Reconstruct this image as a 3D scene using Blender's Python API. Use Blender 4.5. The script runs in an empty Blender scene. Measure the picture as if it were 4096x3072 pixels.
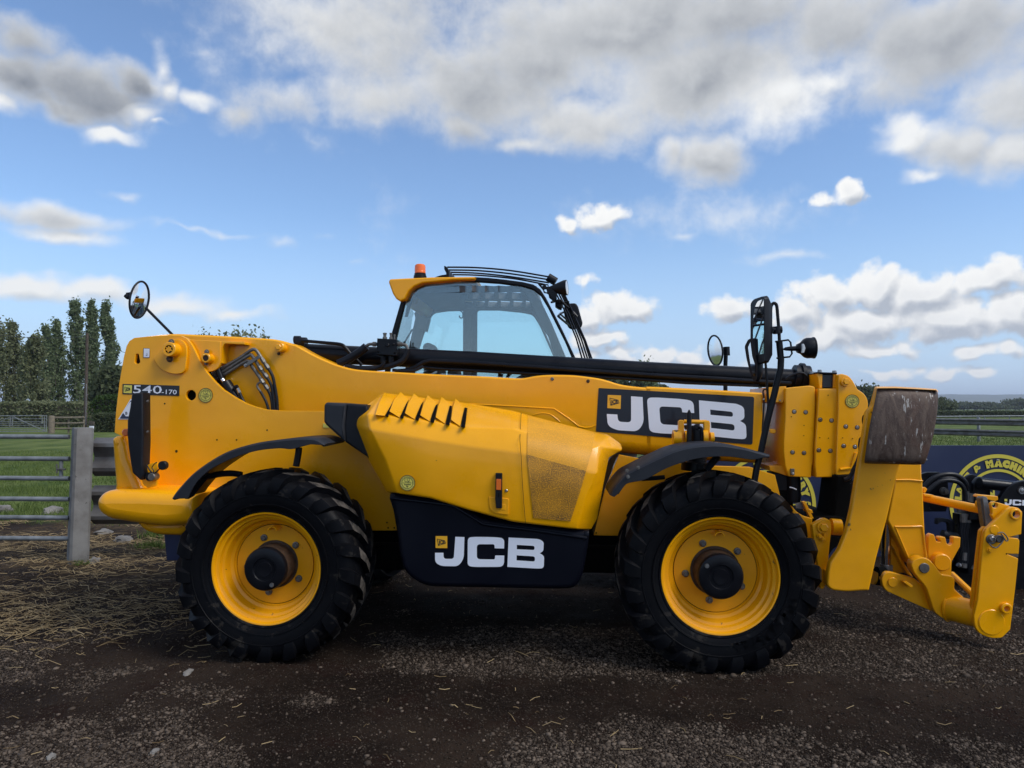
import bpy, bmesh, math, random
import numpy as np
from mathutils import Vector, Matrix
from mathutils.noise import fractal, noise as pnoise

# ------------------------------------------------------------------ camera, sky, sun, exposure
SC = bpy.context.scene
COL = SC.collection
random.seed(7)
RNG = np.random.default_rng(11)
CAM_Z = 1.56
FPX = 4096 * 25.0 / 36.0                  # focal length in pixels of the 4096 px wide photograph
HORIZON = 1633.0                          # row of the horizon in the photograph
PITCH = math.atan((HORIZON - 1536.0) / FPX)

cam_data = bpy.data.cameras.new('camera')
cam_data.sensor_width = 36.0
cam_data.lens = 25.0
cam_data.clip_start = 0.05
cam_data.clip_end = 12000.0
cam = bpy.data.objects.new('camera', cam_data)
COL.objects.link(cam)
cam.location = (0, 0, CAM_Z)
cam.rotation_euler = (math.pi / 2 + PITCH, 0, 0)
SC.camera = cam
SC.render.engine = 'CYCLES'
SC.view_settings.view_transform = 'Standard'
SC.view_settings.look = 'None'
SC.view_settings.gamma = 1.0
SC.view_settings.use_curve_mapping = False
SC.view_settings.exposure = 0.55
SC.cycles.max_bounces = 8
SC.cycles.diffuse_bounces = 3
SC.cycles.glossy_bounces = 4
SC.cycles.transmission_bounces = 6
SC.cycles.transparent_max_bounces = 12
SC.cycles.caustics_reflective = False
SC.cycles.caustics_refractive = False
SC.cycles.use_denoising = True

SUN_EL, SUN_AZ = math.radians(48), math.radians(118)     # azimuth clockwise from +Y: behind the camera, to the right
sun_data = bpy.data.lights.new('sun', 'SUN')
sun_data.energy = 1.9
sun_data.angle = math.radians(28)
sun_data.color = (1.0, 0.96, 0.90)
sun = bpy.data.objects.new('sun', sun_data)
COL.objects.link(sun)
sun_dir = Vector((math.sin(SUN_AZ) * math.cos(SUN_EL), math.cos(SUN_AZ) * math.cos(SUN_EL), math.sin(SUN_EL)))
sun.rotation_euler = sun_dir.to_track_quat('Z', 'Y').to_euler()
sun.location = sun_dir * 50


def ray(px, py):
    """World direction through a point of the photograph."""
    v = Vector(((px - 2048) / FPX, 1.0, -(py - 1536) / FPX))
    return Matrix.Rotation(PITCH, 3, 'X') @ v


def azel(dx, dy):
    d = ray(dx * 1.85172, dy * 1.85172).normalized()
    return math.degrees(math.atan2(d.x, d.y)), math.degrees(math.asin(d.z))


class NT:
    """Small helper for writing node trees."""
    def __init__(self, tree):
        self.t = tree

    def n(self, kind, **kw):
        nd = self.t.nodes.new(kind)
        for k, v in kw.items():
            setattr(nd, k, v)
        return nd

    def put(self, sock, v):
        if isinstance(v, bpy.types.NodeSocket):
            self.t.links.new(v, sock)
        elif v is not None:
            if hasattr(sock.default_value, '__len__') and not hasattr(v, '__len__'):
                v = [v] * len(sock.default_value)
            if hasattr(sock.default_value, '__len__') and len(sock.default_value) == 4 and len(v) == 3:
                v = tuple(v) + (1.0,)
            sock.default_value = v

    def m(self, op, a, b=None, c=None, clamp=False):
        nd = self.n('ShaderNodeMath', operation=op, use_clamp=clamp)
        for s, v in zip(nd.inputs, (a, b, c)):
            if v is not None:
                self.put(s, v)
        return nd.outputs[0]

    def v(self, op, a, b=None, c=None):
        nd = self.n('ShaderNodeVectorMath', operation=op)
        for s, x in zip(nd.inputs, (a, b, c)):
            if x is not None:
                self.put(s, x)
        return nd.outputs['Value'] if op in ('LENGTH', 'DOT_PRODUCT', 'DISTANCE') else nd.outputs['Vector']

    def scale(self, a, f):
        nd = self.n('ShaderNodeVectorMath', operation='SCALE')
        self.put(nd.inputs[0], a)
        self.put(nd.inputs['Scale'], f)
        return nd.outputs[0]

    def step(self, x, lo, hi, a=0.0, b=1.0, kind='SMOOTHSTEP'):
        nd = self.n('ShaderNodeMapRange', interpolation_type=kind)
        for s, v in zip(nd.inputs, (x, lo, hi, a, b)):
            self.put(s, v)
        return nd.outputs[0]

    def mix(self, f, a, b, blend='MIX'):
        nd = self.n('ShaderNodeMix', data_type='RGBA', blend_type=blend)
        self.put(nd.inputs[0], f)
        self.put(nd.inputs[6], a)
        self.put(nd.inputs[7], b)
        return nd.outputs[2]

    def noise(self, vec, scale, detail=4, rough=0.5, lac=2.0, dist=0.0, col=False):
        nd = self.n('ShaderNodeTexNoise')
        self.put(nd.inputs['Vector'], vec)
        for k, v in (('Scale', scale), ('Detail', detail), ('Roughness', rough), ('Lacunarity', lac), ('Distortion', dist)):
            self.put(nd.inputs[k], v)
        return nd.outputs['Color' if col else 'Fac']

    def voro(self, vec, scale, feature='F1', rnd=1.0, out='Distance'):
        nd = self.n('ShaderNodeTexVoronoi', feature=feature)
        self.put(nd.inputs['Vector'], vec)
        self.put(nd.inputs['Scale'], scale)
        self.put(nd.inputs['Randomness'], rnd)
        return nd.outputs[out]


# clouds: centre and radii as seen in the photograph (2212 px wide view), turned into azimuth and elevation
PUFFS = [(1302, 468, 62, 36, 1.0), (1224, 490, 26, 24, .85), (1832, 414, 44, 24, .95), (1775, 434, 46, 13, .6),
         (1345, 668, 92, 44, 1.1), (1270, 690, 50, 26, .9), (1575, 672, 66, 36, 1.0), (1660, 690, 40, 24, .7),
         (1722, 668, 58, 56, 1.1), (1800, 648, 80, 60, 1.15), (1900, 625, 90, 60, 1.2), (1990, 640, 110, 70, 1.25), (2140, 612, 110, 50, 1.1),
         (2040, 690, 190, 62, 1.2), (1860, 700, 150, 56, 1.1), (2190, 680, 120, 60, 1.0), (1790, 735, 90, 36, .9), (1900, 750, 160, 22, .8),
         (1300, 732, 75, 28, .9), (1425, 768, 60, 30, .9), (1490, 775, 50, 26, .85), (1350, 772, 50, 22, .75), (1275, 775, 40, 24, .8),
         (2085, 770, 60, 20, .85), (2170, 765, 60, 20, .8), (2030, 812, 60, 16, .75), (2110, 812, 60, 16, .75), (1930, 800, 70, 14, .6), (1560, 790, 60, 18, .6),
         (1270, 612, 26, 16, .62)]
VEILS = [(1330, 60, 620, 190, 1.25, .66), (1030, 190, 330, 150, 1.1, .58), (1500, 170, 380, 160, 1.25, .66), (1180, 120, 300, 150, 1.2, .68),
         (1280, 265, 300, 90, 1.05, .45), (1000, 285, 100, 56, .95, .62), (1130, 315, 120, 40, .8, .45), (1540, 340, 112, 84, 1.25, .62), (1460, 330, 60, 60, .9, .55),
         (2050, 80, 460, 190, 1.3, .60), (1800, 50, 230, 150, 1.25, .55), (1600, 30, 300, 120, 1.2, .62), (2190, 220, 200, 130, 1.2, .40), (2070, 315, 150, 80, 1.2, .40), (2170, 330, 150, 84, 1.25, .25), (1960, 285, 66, 50, 1.0, -.1), (740, 70, 420, 190, 1.0, .38), (830, 210, 260, 100, .95, .45), (1680, 205, 170, 120, 1.0, -.25), (1790, 170, 120, 60, .9, -.2),
         (190, 195, 220, 84, 1.25, .78), (300, 170, 110, 66, 1.25, .88), (55, 85, 130, 70, .95, .72), (50, 170, 140, 90, 1.2, .80), (120, 225, 150, 50, 1.1, .7),
         (130, 468, 190, 36, 1.05, .52), (150, 502, 160, 30, 1.0, .02), (610, 215, 190, 74, .86, .66), (520, 250, 80, 50, .8, .7), (690, 305, 90, 44, .5, .6),
         (60, 620, 170, 36, 1.3, .05), (210, 634, 190, 38, 1.3, .08), (360, 654, 190, 36, 1.2, .08), (500, 676, 120, 22, .9, .04), (615, 522, 48, 20, .52, .6), (765, 568, 38, 18, .46, .6),
         (265, 424, 54, 16, .46, .6), (450, 495, 190, 10, .46, .0), (710, 510, 60, 16, .40, .0), (1560, 480, 300, 66, .27, .0), (1480, 515, 50, 16, .5, .0), (820, 480, 60, 120, .2, .0), (1700, 560, 160, 14, .40, .0),
         (352, 140, 34, 60, .85, -.1), (372, 190, 46, 50, .95, -.15), (425, 214, 60, 34, 1.0, -.15), (315, 244, 56, 30, 1.0, -.15), (232, 288, 84, 22, .9, -.1), (10, 224, 60, 36, 1.0, -.1), (345, 272, 30, 10, .6, -.1),
         (1950, 268, 70, 44, .95, -.02), (1975, 305, 90, 46, 1.1, .05), (1990, 380, 60, 24, .9, -.1), (450, 130, 90, 60, .5, .1)]

wd = bpy.data.worlds.new('World')
SC.world = wd
wd.use_nodes = True
wt = NT(wd.node_tree)
wd.node_tree.nodes.clear()


def raw_group():
    g = bpy.data.node_groups.new('cloud_field', 'ShaderNodeTree')
    g.interface.new_socket('Direction', in_out='INPUT', socket_type='NodeSocketVector')
    for s in ('Puff', 'Veil', 'Grey', 'NoiseB', 'PuffBody', 'VeilBody'):
        g.interface.new_socket(s, in_out='OUTPUT', socket_type='NodeSocketFloat')
    q = NT(g)
    gi, go = q.n('NodeGroupInput'), q.n('NodeGroupOutput')
    D = q.v('NORMALIZE', gi.outputs[0])
    # gentle warp so that the outlines are never ellipses
    w = q.v('SUBTRACT', q.noise(D, 16.0, 2, .55, col=True), (.5, .5, .5))
    Dw = q.v('ADD', D, q.scale(w, .045))
    sep = q.n('ShaderNodeSeparateXYZ')
    q.put(sep.inputs[0], Dw)
    az = q.m('MULTIPLY', q.m('ARCTAN2', sep.outputs[0], sep.outputs[1]), 57.29578)
    el = q.m('MULTIPLY', q.m('ARCSINE', q.m('MULTIPLY', sep.outputs[2], 1.0, clamp=False)), 57.29578)
    cb = q.n('ShaderNodeCombineXYZ')
    q.put(cb.inputs[0], az)
    q.put(cb.inputs[1], el)
    ae = cb.outputs[0]

    def blob(cx, cy, rx, ry, w):
        a, e = azel(cx, cy)
        a1, _ = azel(cx + rx, cy)
        _, e1 = azel(cx, cy - ry)
        d = q.v('MULTIPLY', q.v('SUBTRACT', ae, (a, e, 0)), (1 / abs(a1 - a), 1 / abs(e1 - e), 0))
        return q.m('MULTIPLY', q.m('SUBTRACT', 1.0, q.v('LENGTH', d)), w)
    # outside the frame the same broken cloud goes on
    azs, els = q.m('ABSOLUTE', az), el
    out = q.m('MAXIMUM', q.step(azs, 37, 50), q.step(els, 31, 40))
    big = q.noise(D, 2.3, 3, .5)
    amb = q.m('MULTIPLY', q.m('ADD', q.m('MULTIPLY', q.m('SUBTRACT', big, .47), 3.2), .12), out)
    amb = q.m('SUBTRACT', amb, q.m('SUBTRACT', 1.0, out))
    pf = q.m('SUBTRACT', amb, .55)
    for p in PUFFS:
        pf = q.m('SMOOTH_MAX', pf, blob(*p), .30)
    vf, gs, gw = amb, q.m('MULTIPLY', q.m('MAXIMUM', amb, 0.0), .55), q.m('MAXIMUM', amb, 0.0)
    for cx, cy, rx, ry, w, gr in VEILS:
        f = blob(cx, cy, rx, ry, w)
        vf = q.m('SMOOTH_MAX', vf, f, .18)
        fp = q.m('MAXIMUM', f, 0.0)
        gs = q.m('MULTIPLY_ADD', fp, gr, gs)
        gw = q.m('ADD', gw, fp)
    grey = q.m('DIVIDE', gs, q.m('ADD', gw, .02))
    # noise: billows for the puffs, soft flat fibres for the veils
    nA = q.noise(D, 30.0, 7, .63, dist=.15)
    v1 = q.voro(q.v('ADD', D, q.scale(w, .05)), 52.0, 'F1')
    billow = q.m('SUBTRACT', .5, v1)
    Ds = q.v('MULTIPLY', D, (1.0, 1.0, 1.5))
    nB = q.noise(Ds, 5.0, 7, .54, dist=.35)
    puff = q.m('ADD', q.m('MULTIPLY', pf, 1.0), q.m('MULTIPLY', q.m('SUBTRACT', nA, .5), 1.45))
    puff = q.m('ADD', puff, q.m('MULTIPLY', billow, .42))
    veil = q.m('ADD', vf, q.m('MULTIPLY', q.m('SUBTRACT', nB, .5), 1.15))
    veil = q.m('ADD', veil, q.m('MULTIPLY', q.m('SUBTRACT', nA, .5), .85))
    for s, v in zip(go.inputs, (puff, veil, grey, nB, pf, vf)):
        q.put(s, v)
    return g


def build_world():
    q = wt
    grp = raw_group()
    tc = q.n('ShaderNodeTexCoord')
    D = q.v('NORMALIZE', tc.outputs['Generated'])
    g0, g1 = q.n('ShaderNodeGroup', node_tree=grp), q.n('ShaderNodeGroup', node_tree=grp)
    q.put(g0.inputs[0], D)
    q.put(g1.inputs[0], q.v('ADD', D, (-.007, 0.0, .013)))
    puff, veil, grey, nB = g0.outputs[:4]
    nL = q.noise(q.v('MULTIPLY', D, (1.0, 1.0, 1.7)), 3.2, 4, .55)
    sep = q.n('ShaderNodeSeparateXYZ')
    q.put(sep.inputs[0], D)
    z = sep.outputs[2]
    sky = q.n('ShaderNodeTexSky', sky_type='NISHITA')
    sky.sun_disc = False
    sky.sun_elevation = SUN_EL
    sky.sun_rotation = SUN_AZ
    sky.altitude = 50
    sky.air_density = 1.0
    sky.dust_density = 0.5
    sky.ozone_density = 5.0
    clear = q.n('ShaderNodeBackground')
    q.put(clear.inputs[0], sky.outputs[0])
    q.put(clear.inputs[1], 0.125)
    # veils: grey where thick, white where thin
    vd = q.step(veil, -.05, .95)
    vd = q.m('MULTIPLY', vd, .96)
    thick = q.step(veil, .25, 1.25)
    lit = q.m('SUBTRACT', veil, g1.outputs[1])
    shade = q.m('ADD', q.m('MULTIPLY', grey, q.m('MULTIPLY_ADD', thick, .65, .5)), q.m('ADD', q.m('MULTIPLY', q.m('SUBTRACT', nB, .5), .35), q.m('MULTIPLY', q.m('SUBTRACT', nL, .5), .9)))
    shade = q.m('SUBTRACT', shade, q.m('MULTIPLY', lit, .42), clamp=True)
    vcol = q.mix(shade, (.66, .665, .66), (.175, .19, .215))
    # puffs: lit from above and the left, grey flat bases
    pd = q.step(puff, -.05, .46)
    lit2 = q.m('SUBTRACT', puff, g1.outputs[0])
    body = q.m('SUBTRACT', g0.outputs[4], g1.outputs[4])
    body = q.m('MINIMUM', q.m('MAXIMUM', body, -.22), .22)
    sh2 = q.m('ADD', q.m('MULTIPLY_ADD', lit2, .95, .62), q.m('MULTIPLY', body, 1.0), clamp=True)
    core = q.step(puff, .35, 1.3)
    sh2 = q.m('SUBTRACT', sh2, q.m('MULTIPLY', core, .22), clamp=True)
    pcol = q.mix(sh2, (.33, .36, .41), (.70, .70, .69))
    vb, pb = q.n('ShaderNodeBackground'), q.n('ShaderNodeBackground')
    q.put(vb.inputs[0], vcol)
    q.put(pb.inputs[0], pcol)
    # whitish air close to the horizon
    hz = q.n('ShaderNodeBackground')
    q.put(hz.inputs[0], (.35, .475, .67))
    hf = q.step(z, .0, .27, .78, 0.0, 'SMOOTHSTEP')

    def over(f, a, b):
        nd = q.n('ShaderNodeMixShader')
        q.put(nd.inputs[0], f)
        q.t.links.new(a.outputs[0], nd.inputs[1])
        q.t.links.new(b.outputs[0], nd.inputs[2])
        return nd
    s = over(hf, clear, hz)
    s = over(vd, s, vb)
    s = over(pd, s, pb)
    wo = q.n('ShaderNodeOutputWorld')
    q.t.links.new(s.outputs[0], wo.inputs[0])


build_world()
wd.cycles.sampling_method = 'MANUAL'
wd.cycles.sample_map_resolution = 1024

# ------------------------------------------------------------------ materials
MATS = {}


def mat(name, col, rough=.5, metal=0.0, coat=0.0, var=None, vscale=6.0, bump=0.0, bscale=200.0, rvar=0.0,
        wear=None, wscale=30.0, wamt=.62, spec=.5, wave=0.0):
    """Principled material: base colour, broad colour variation, fine relief and spots of wear."""
    m = bpy.data.materials.new(name)
    m.use_nodes = True
    q = NT(m.node_tree)
    b = m.node_tree.nodes['Principled BSDF']
    b.inputs['Roughness'].default_value = rough
    b.inputs['Metallic'].default_value = metal
    b.inputs['Coat Weight'].default_value = coat
    b.inputs['Coat Roughness'].default_value = .10
    b.inputs['Specular IOR Level'].default_value = spec
    tc = q.n('ShaderNodeTexCoord').outputs['Object']
    c = tuple(col) + (1,)
    b.inputs['Base Color'].default_value = c
    out = None
    if var is not None:
        n = q.noise(tc, vscale, 5, .6)
        out = q.mix(q.step(n, .32, .70), c, tuple(var) + (1,))
    if wear is not None:
        n1 = q.noise(tc, wscale, 6, .65)
        n2 = q.noise(tc, wscale * .17, 3, .5)
        f = q.step(q.m('ADD', n1, q.m('MULTIPLY', q.m('SUBTRACT', n2, .5), .5)), wamt, wamt + .05)
        out = q.mix(f, out if out is not None else c, tuple(wear) + (1,))
    if out is not None:
        q.put(b.inputs['Base Color'], out)
    if rvar:
        q.put(b.inputs['Roughness'], q.step(q.noise(tc, vscale * 1.7, 4, .6), .3, .7, rough - rvar, rough + rvar, 'LINEAR'))
    if bump:
        bp = q.n('ShaderNodeBump')
        bp.inputs['Strength'].default_value = bump
        bp.inputs['Distance'].default_value = .002
        hh = q.noise(tc, bscale, 4, .6)
        if wave:
            hh = q.m('MULTIPLY_ADD', q.noise(tc, 2.6, 3, .5), wave, hh)
        q.put(bp.inputs['Height'], hh)
        q.t.links.new(bp.outputs[0], b.inputs['Normal'])
    MATS[name] = m
    return m


YEL = (0.90, 0.395, 0.0004)
mat('yellow_paint', YEL, .33, coat=.35, spec=.32, var=(.84, .36, .0006), vscale=2.2, bump=.08, bscale=260, rvar=.10, wave=60.0,
    wear=(.16, .075, .02), wscale=44, wamt=.755)
mat('worn_yellow_paint', (.86, .375, .001), .38, coat=.25, spec=.32, var=(.77, .325, .002), vscale=3.0, bump=.10, bscale=160, rvar=.10, wave=30.0,
    wear=(.10, .055, .025), wscale=34, wamt=.69)
mat('black_plastic', spec=0.22, col=(.005, .006, .009), rough=.42, var=(.009, .010, .014), vscale=5, bump=.10, bscale=500, rvar=.08)
mat('grey_plastic', spec=0.3, col=(.014, .016, .022), rough=.48, var=(.020, .022, .027), vscale=6, bump=.12, bscale=420, rvar=.08)
mat('black_paint', spec=0.18, col=(.003, .0034, .0055), rough=.34, coat=.04, var=(.006, .0065, .009), vscale=5, rvar=.08)
mat('navy_tray', spec=0.14, col=(.0020, .0026, .0065), rough=.38, var=(.0035, .0044, .009), vscale=3, bump=.08, bscale=400, rvar=.06)
mat('rubber', (.0020, .0023, .0036), .52, spec=.10, wear=(.020, .0175, .0155), wscale=12, wamt=.60, var=(.0036, .0038, .005), vscale=9, bump=.25, bscale=90, rvar=.10)
mat('dusty_rubber', (.105, .090, .076), .85, spec=.2, var=(.009, .0092, .010), vscale=16, bump=.35, bscale=110)
mat('steel', (.36, .36, .36), .34, metal=.9, var=(.26, .25, .24), vscale=20, rvar=.08)
mat('dull_steel', (.17, .165, .155), .5, metal=.6, var=(.11, .10, .09), vscale=40, rvar=.1)
mat('chrome', (.62, .63, .65), .10, metal=1.0)
mat('mirror_glass', (.86, .88, .90), .02, metal=1.0)
def rusty():
    """Bare steel worn brown: streaks along the plate, scrapes, pale scuffs and darker rust blots."""
    m = bpy.data.materials.new('rusty_plate')
    m.use_nodes = True
    q = NT(m.node_tree)
    b = m.node_tree.nodes['Principled BSDF']
    tc = q.n('ShaderNodeTexCoord').outputs['Object']
    st = q.noise(q.v('MULTIPLY', tc, (17, 17, 5.5)), 1.0, 7, .66, dist=1.2)
    bl = q.noise(tc, 6.5, 6, .65)
    fi = q.noise(tc, 70, 5, .7)
    c = q.mix(q.step(st, .36, .64), (.052, .028, .019, 1), (.118, .080, .058, 1))
    c = q.mix(q.step(bl, .50, .66), c, (.085, .042, .027, 1))
    c = q.mix(q.m('MULTIPLY', q.step(fi, .52, .70), .55), c, (.165, .125, .098, 1))
    sc = q.step(q.m('ADD', q.noise(q.v('MULTIPLY', tc, (30, 30, 5)), 1.3, 4, .6), q.m('MULTIPLY', bl, .35)), .80, .84)
    c = q.mix(q.m('MULTIPLY', sc, .8), c, (.42, .40, .37, 1))
    q.put(b.inputs['Base Color'], c)
    b.inputs['Metallic'].default_value = .15
    q.put(b.inputs['Roughness'], q.step(st, .3, .7, .48, .75, 'LINEAR'))
    bp = q.n('ShaderNodeBump')
    bp.inputs['Strength'].default_value = .8
    bp.inputs['Distance'].default_value = .004
    q.put(bp.inputs['Height'], q.m('ADD', st, q.m('MULTIPLY', fi, .4)))
    q.t.links.new(bp.outputs[0], b.inputs['Normal'])
    MATS['rusty_plate'] = m


rusty()
mat('hub_rust', spec=0.2, col=(.075, .045, .028), rough=.7, var=(.035, .022, .016), vscale=16, bump=.4, bscale=90)
mat('white_print', (.74, .77, .84), .42)
mat('decal_black', spec=0.3, col=(.010, .012, .020), rough=.30, coat=.2, bump=.10, bscale=30)
mat('orange_print', (.80, .40, .015), .4)
mat('sticker_yellow', (.66, .58, .10), .45)
mat('ink_black', (.012, .012, .014), .5)
mat('amber_lens', (.85, .16, .01), .16, coat=.5, bump=.3, bscale=70)
mat('orange_reflector', (.72, .14, .008), .3, coat=.4, bump=.6, bscale=240)
mat('lamp_lens', (.55, .57, .58), .12, coat=.6, bump=.4, bscale=200)
mat('cab_lining', (.115, .12, .125), .75, var=(.09, .095, .10), vscale=5)
mat('cab_pillar', (.060, .064, .070), .6)
mat('seat_cloth', (.06, .062, .065), .9)
mat('interior_black', spec=0.05, col=(.004, .004, .004), rough=.9)
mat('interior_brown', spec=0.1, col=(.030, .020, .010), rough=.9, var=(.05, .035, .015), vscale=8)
mat('board_navy', (.010, .018, .060), .33, coat=.3, var=(.016, .024, .068), vscale=1.4, rvar=.05)
mat('board_yellow', (.62, .52, .055), .45, wear=(.02, .03, .07), wscale=20, wamt=.70)
mat('concrete', (.20, .195, .185), .85, var=(.125, .118, .11), vscale=5, bump=.5, bscale=70, wear=(.06, .055, .05), wscale=24, wamt=.66)
mat('galvanised', (.25, .265, .275), .55, metal=.25, var=(.14, .15, .155), vscale=7, bump=.15, bscale=70, rvar=.1, wear=(.07, .08, .06), wscale=14, wamt=.68)
mat('barrier_steel', (.20, .195, .19), .48, metal=.5, var=(.11, .10, .095), vscale=3, bump=.15, bscale=60, rvar=.1)
mat('old_wood', (.20, .165, .115), .85, var=(.12, .10, .075), vscale=8, bump=.5, bscale=40)
mat('pole_wood', (.085, .060, .045), .9, var=(.05, .036, .03), vscale=4, bump=.5, bscale=30)
mat('bark', (.09, .075, .058), .95, var=(.05, .042, .034), vscale=5, bump=.6, bscale=20)
mat('pale_bark', (.22, .19, .155), .95, var=(.11, .10, .08), vscale=4, bump=.6, bscale=20)
mat('cable', (.02, .02, .02), .7)
mat('stone', (.20, .185, .165), .9, var=(.12, .11, .10), vscale=9, bump=.6, bscale=60)
mat('weed', (.05, .085, .02), .7, var=(.08, .10, .03), vscale=14)


def leaf_mat(name, c1, c2):
    m = bpy.data.materials.new(name)
    m.use_nodes = True
    q = NT(m.node_tree)
    b = m.node_tree.nodes['Principled BSDF']
    at = q.n('ShaderNodeAttribute', attribute_name='tone')
    q.put(b.inputs['Base Color'], q.mix(at.outputs['Fac'], c1 + (1,), c2 + (1,)))
    b.inputs['Roughness'].default_value = .6
    b.inputs['Specular IOR Level'].default_value = .12
    tr = q.n('ShaderNodeBsdfTranslucent')
    q.put(tr.inputs[0], q.mix(at.outputs['Fac'], tuple(x * 1.1 for x in c1) + (1,), tuple(x * 1.3 for x in c2) + (1,)))
    mx = q.n('ShaderNodeMixShader')
    mx.inputs[0].default_value = .42 if name.endswith('leaf') else .15
    q.t.links.new(b.outputs[0], mx.inputs[1])
    q.t.links.new(tr.outputs[0], mx.inputs[2])
    q.t.links.new(mx.outputs[0], m.node_tree.nodes['Material Output'].inputs[0])
    MATS[name] = m


leaf_mat('poplar_leaf', (.075, .105, .050), (.24, .29, .155))
leaf_mat('olive_leaf', (.092, .108, .052), (.26, .275, .150))
leaf_mat('dark_leaf', (.045, .060, .030), (.13, .15, .075))
leaf_mat('hedge_leaf', (.030, .055, .012), (.075, .120, .030))
leaf_mat('grass_blade', (.060, .095, .020), (.150, .195, .055))
leaf_mat('straw_stem', (.10, .066, .032), (.40, .30, .16))
leaf_mat('gravel_stone', (.018, .0122, .0083), (.215, .165, .124))


def glass(name, tint, refl=.07):
    """Thin tinted sheet: lets light straight through, reflects a little."""
    m = bpy.data.materials.new(name)
    m.use_nodes = True
    q = NT(m.node_tree)
    m.node_tree.nodes.clear()
    t = q.n('ShaderNodeBsdfTransparent')
    t.inputs[0].default_value = tuple(tint) + (1,)
    g = q.n('ShaderNodeBsdfGlossy')
    g.inputs['Roughness'].default_value = .03
    g.inputs[0].default_value = (.95, 1, 1, 1)
    fr = q.n('ShaderNodeFresnel')
    fr.inputs[0].default_value = 1.5
    f = q.m('ADD', fr.outputs[0], refl, clamp=True)
    mx = q.n('ShaderNodeMixShader')
    q.put(mx.inputs[0], f)
    q.t.links.new(t.outputs[0], mx.inputs[1])
    q.t.links.new(g.outputs[0], mx.inputs[2])
    o = q.n('ShaderNodeOutputMaterial')
    q.t.links.new(mx.outputs[0], o.inputs[0])
    MATS[name] = m


glass('cab_glass', (.90, .95, .95), .07)
glass('far_glass', (.86, .98, .97), .02)


# ------------------------------------------------------------------ building helpers
def tag(o, label=None, cat=None, group=None, kind=None):
    for k, v in (('label', label), ('category', cat), ('group', group), ('kind', kind)):
        if v:
            o[k] = v
    return o


def link(name, me, material=None, parent=None, loc=None):
    o = bpy.data.objects.new(name, me)
    COL.objects.link(o)
    if material is not None and me is not None:
        me.materials.clear()
        for x in (material if isinstance(material, (list, tuple)) else [material]):
            me.materials.append(MATS[x] if isinstance(x, str) else x)
    if parent is not None:
        o.parent = parent
    if loc is not None:
        o.location = loc
    return o


def empty(name, loc=(0, 0, 0), rz=0.0, parent=None):
    o = bpy.data.objects.new(name, None)
    COL.objects.link(o)
    o.empty_display_size = .1
    o.location = loc
    o.rotation_euler = (0, 0, rz)
    if parent is not None:
        o.parent = parent
    return o


def smooth(me, ang=35):
    n = len(me.polygons)
    if n:
        me.polygons.foreach_set('use_smooth', np.ones(n, dtype=bool))
        me.set_sharp_from_angle(angle=math.radians(ang))
    return me


def bm_mesh(bm, name='m', ang=35):
    bmesh.ops.recalc_face_normals(bm, faces=bm.faces[:])
    me = bpy.data.meshes.new(name)
    bm.to_mesh(me)
    bm.free()
    return smooth(me, ang)


def pyd(name, verts, faces, ang=35, recalc=True):
    me = bpy.data.meshes.new(name)
    me.from_pydata([tuple(v) for v in verts], [], [tuple(f) for f in faces])
    if recalc:
        bm = bmesh.new()
        bm.from_mesh(me)
        bmesh.ops.recalc_face_normals(bm, faces=bm.faces[:])
        bm.to_mesh(me)
        bm.free()
    return smooth(me, ang)


def np_mesh(name, verts, quads, tones=None):
    """Large mesh straight from arrays; quads (n,4) or triangles (n,3); tones one value per vertex."""
    me = bpy.data.meshes.new(name)
    k = quads.shape[1]
    me.vertices.add(len(verts))
    me.vertices.foreach_set('co', np.ascontiguousarray(verts, dtype=np.float32).ravel())
    me.loops.add(quads.size)
    me.loops.foreach_set('vertex_index', np.ascontiguousarray(quads, dtype=np.int32).ravel())
    me.polygons.add(len(quads))
    me.polygons.foreach_set('loop_start', np.arange(0, quads.size, k, dtype=np.int32))
    if tones is not None:
        a = me.attributes.new('tone', 'FLOAT', 'POINT')
        a.data.foreach_set('value', np.ascontiguousarray(tones, dtype=np.float32))
    me.update(calc_edges=True)
    me.validate()
    return me


def fillet(pts, r=0.0, n=5):
    """Round polygon corners; a point may carry its own radius as third value."""
    out, N = [], len(pts)
    for i in range(N):
        p = pts[i]
        rr = p[2] if len(p) > 2 else r
        P, A, B = (np.array(q[:2], float) for q in (p, pts[i - 1], pts[(i + 1) % N]))
        if rr <= 0:
            out.append(tuple(P))
            continue
        a, b = A - P, B - P
        la, lb = np.linalg.norm(a), np.linalg.norm(b)
        if la < 1e-9 or lb < 1e-9:
            out.append(tuple(P))
            continue
        rr = min(rr, la * .48, lb * .48)
        s, e = P + a / la * rr, P + b / lb * rr
        for k in range(n + 1):
            t = k / n
            out.append(tuple((1 - t) ** 2 * s + 2 * t * (1 - t) * P + t * t * e))
    return out


def crom(pts, n=5, closed=False):
    """Catmull-Rom curve through points of any dimension."""
    P = [np.array(p, float) for p in pts]
    N = len(P)
    out = []
    for i in range(N if closed else N - 1):
        p0, p1, p2, p3 = (P[(i + k) % N] if closed else P[min(max(i + k, 0), N - 1)] for k in (-1, 0, 1, 2))
        for k in range(n):
            t = k / n
            out.append(tuple(.5 * (2 * p1 + (p2 - p0) * t + (2 * p0 - 5 * p1 + 4 * p2 - p3) * t * t + (3 * p1 - p0 - 3 * p2 + p3) * t ** 3)))
    if not closed:
        out.append(tuple(P[-1]))
    return out


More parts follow.
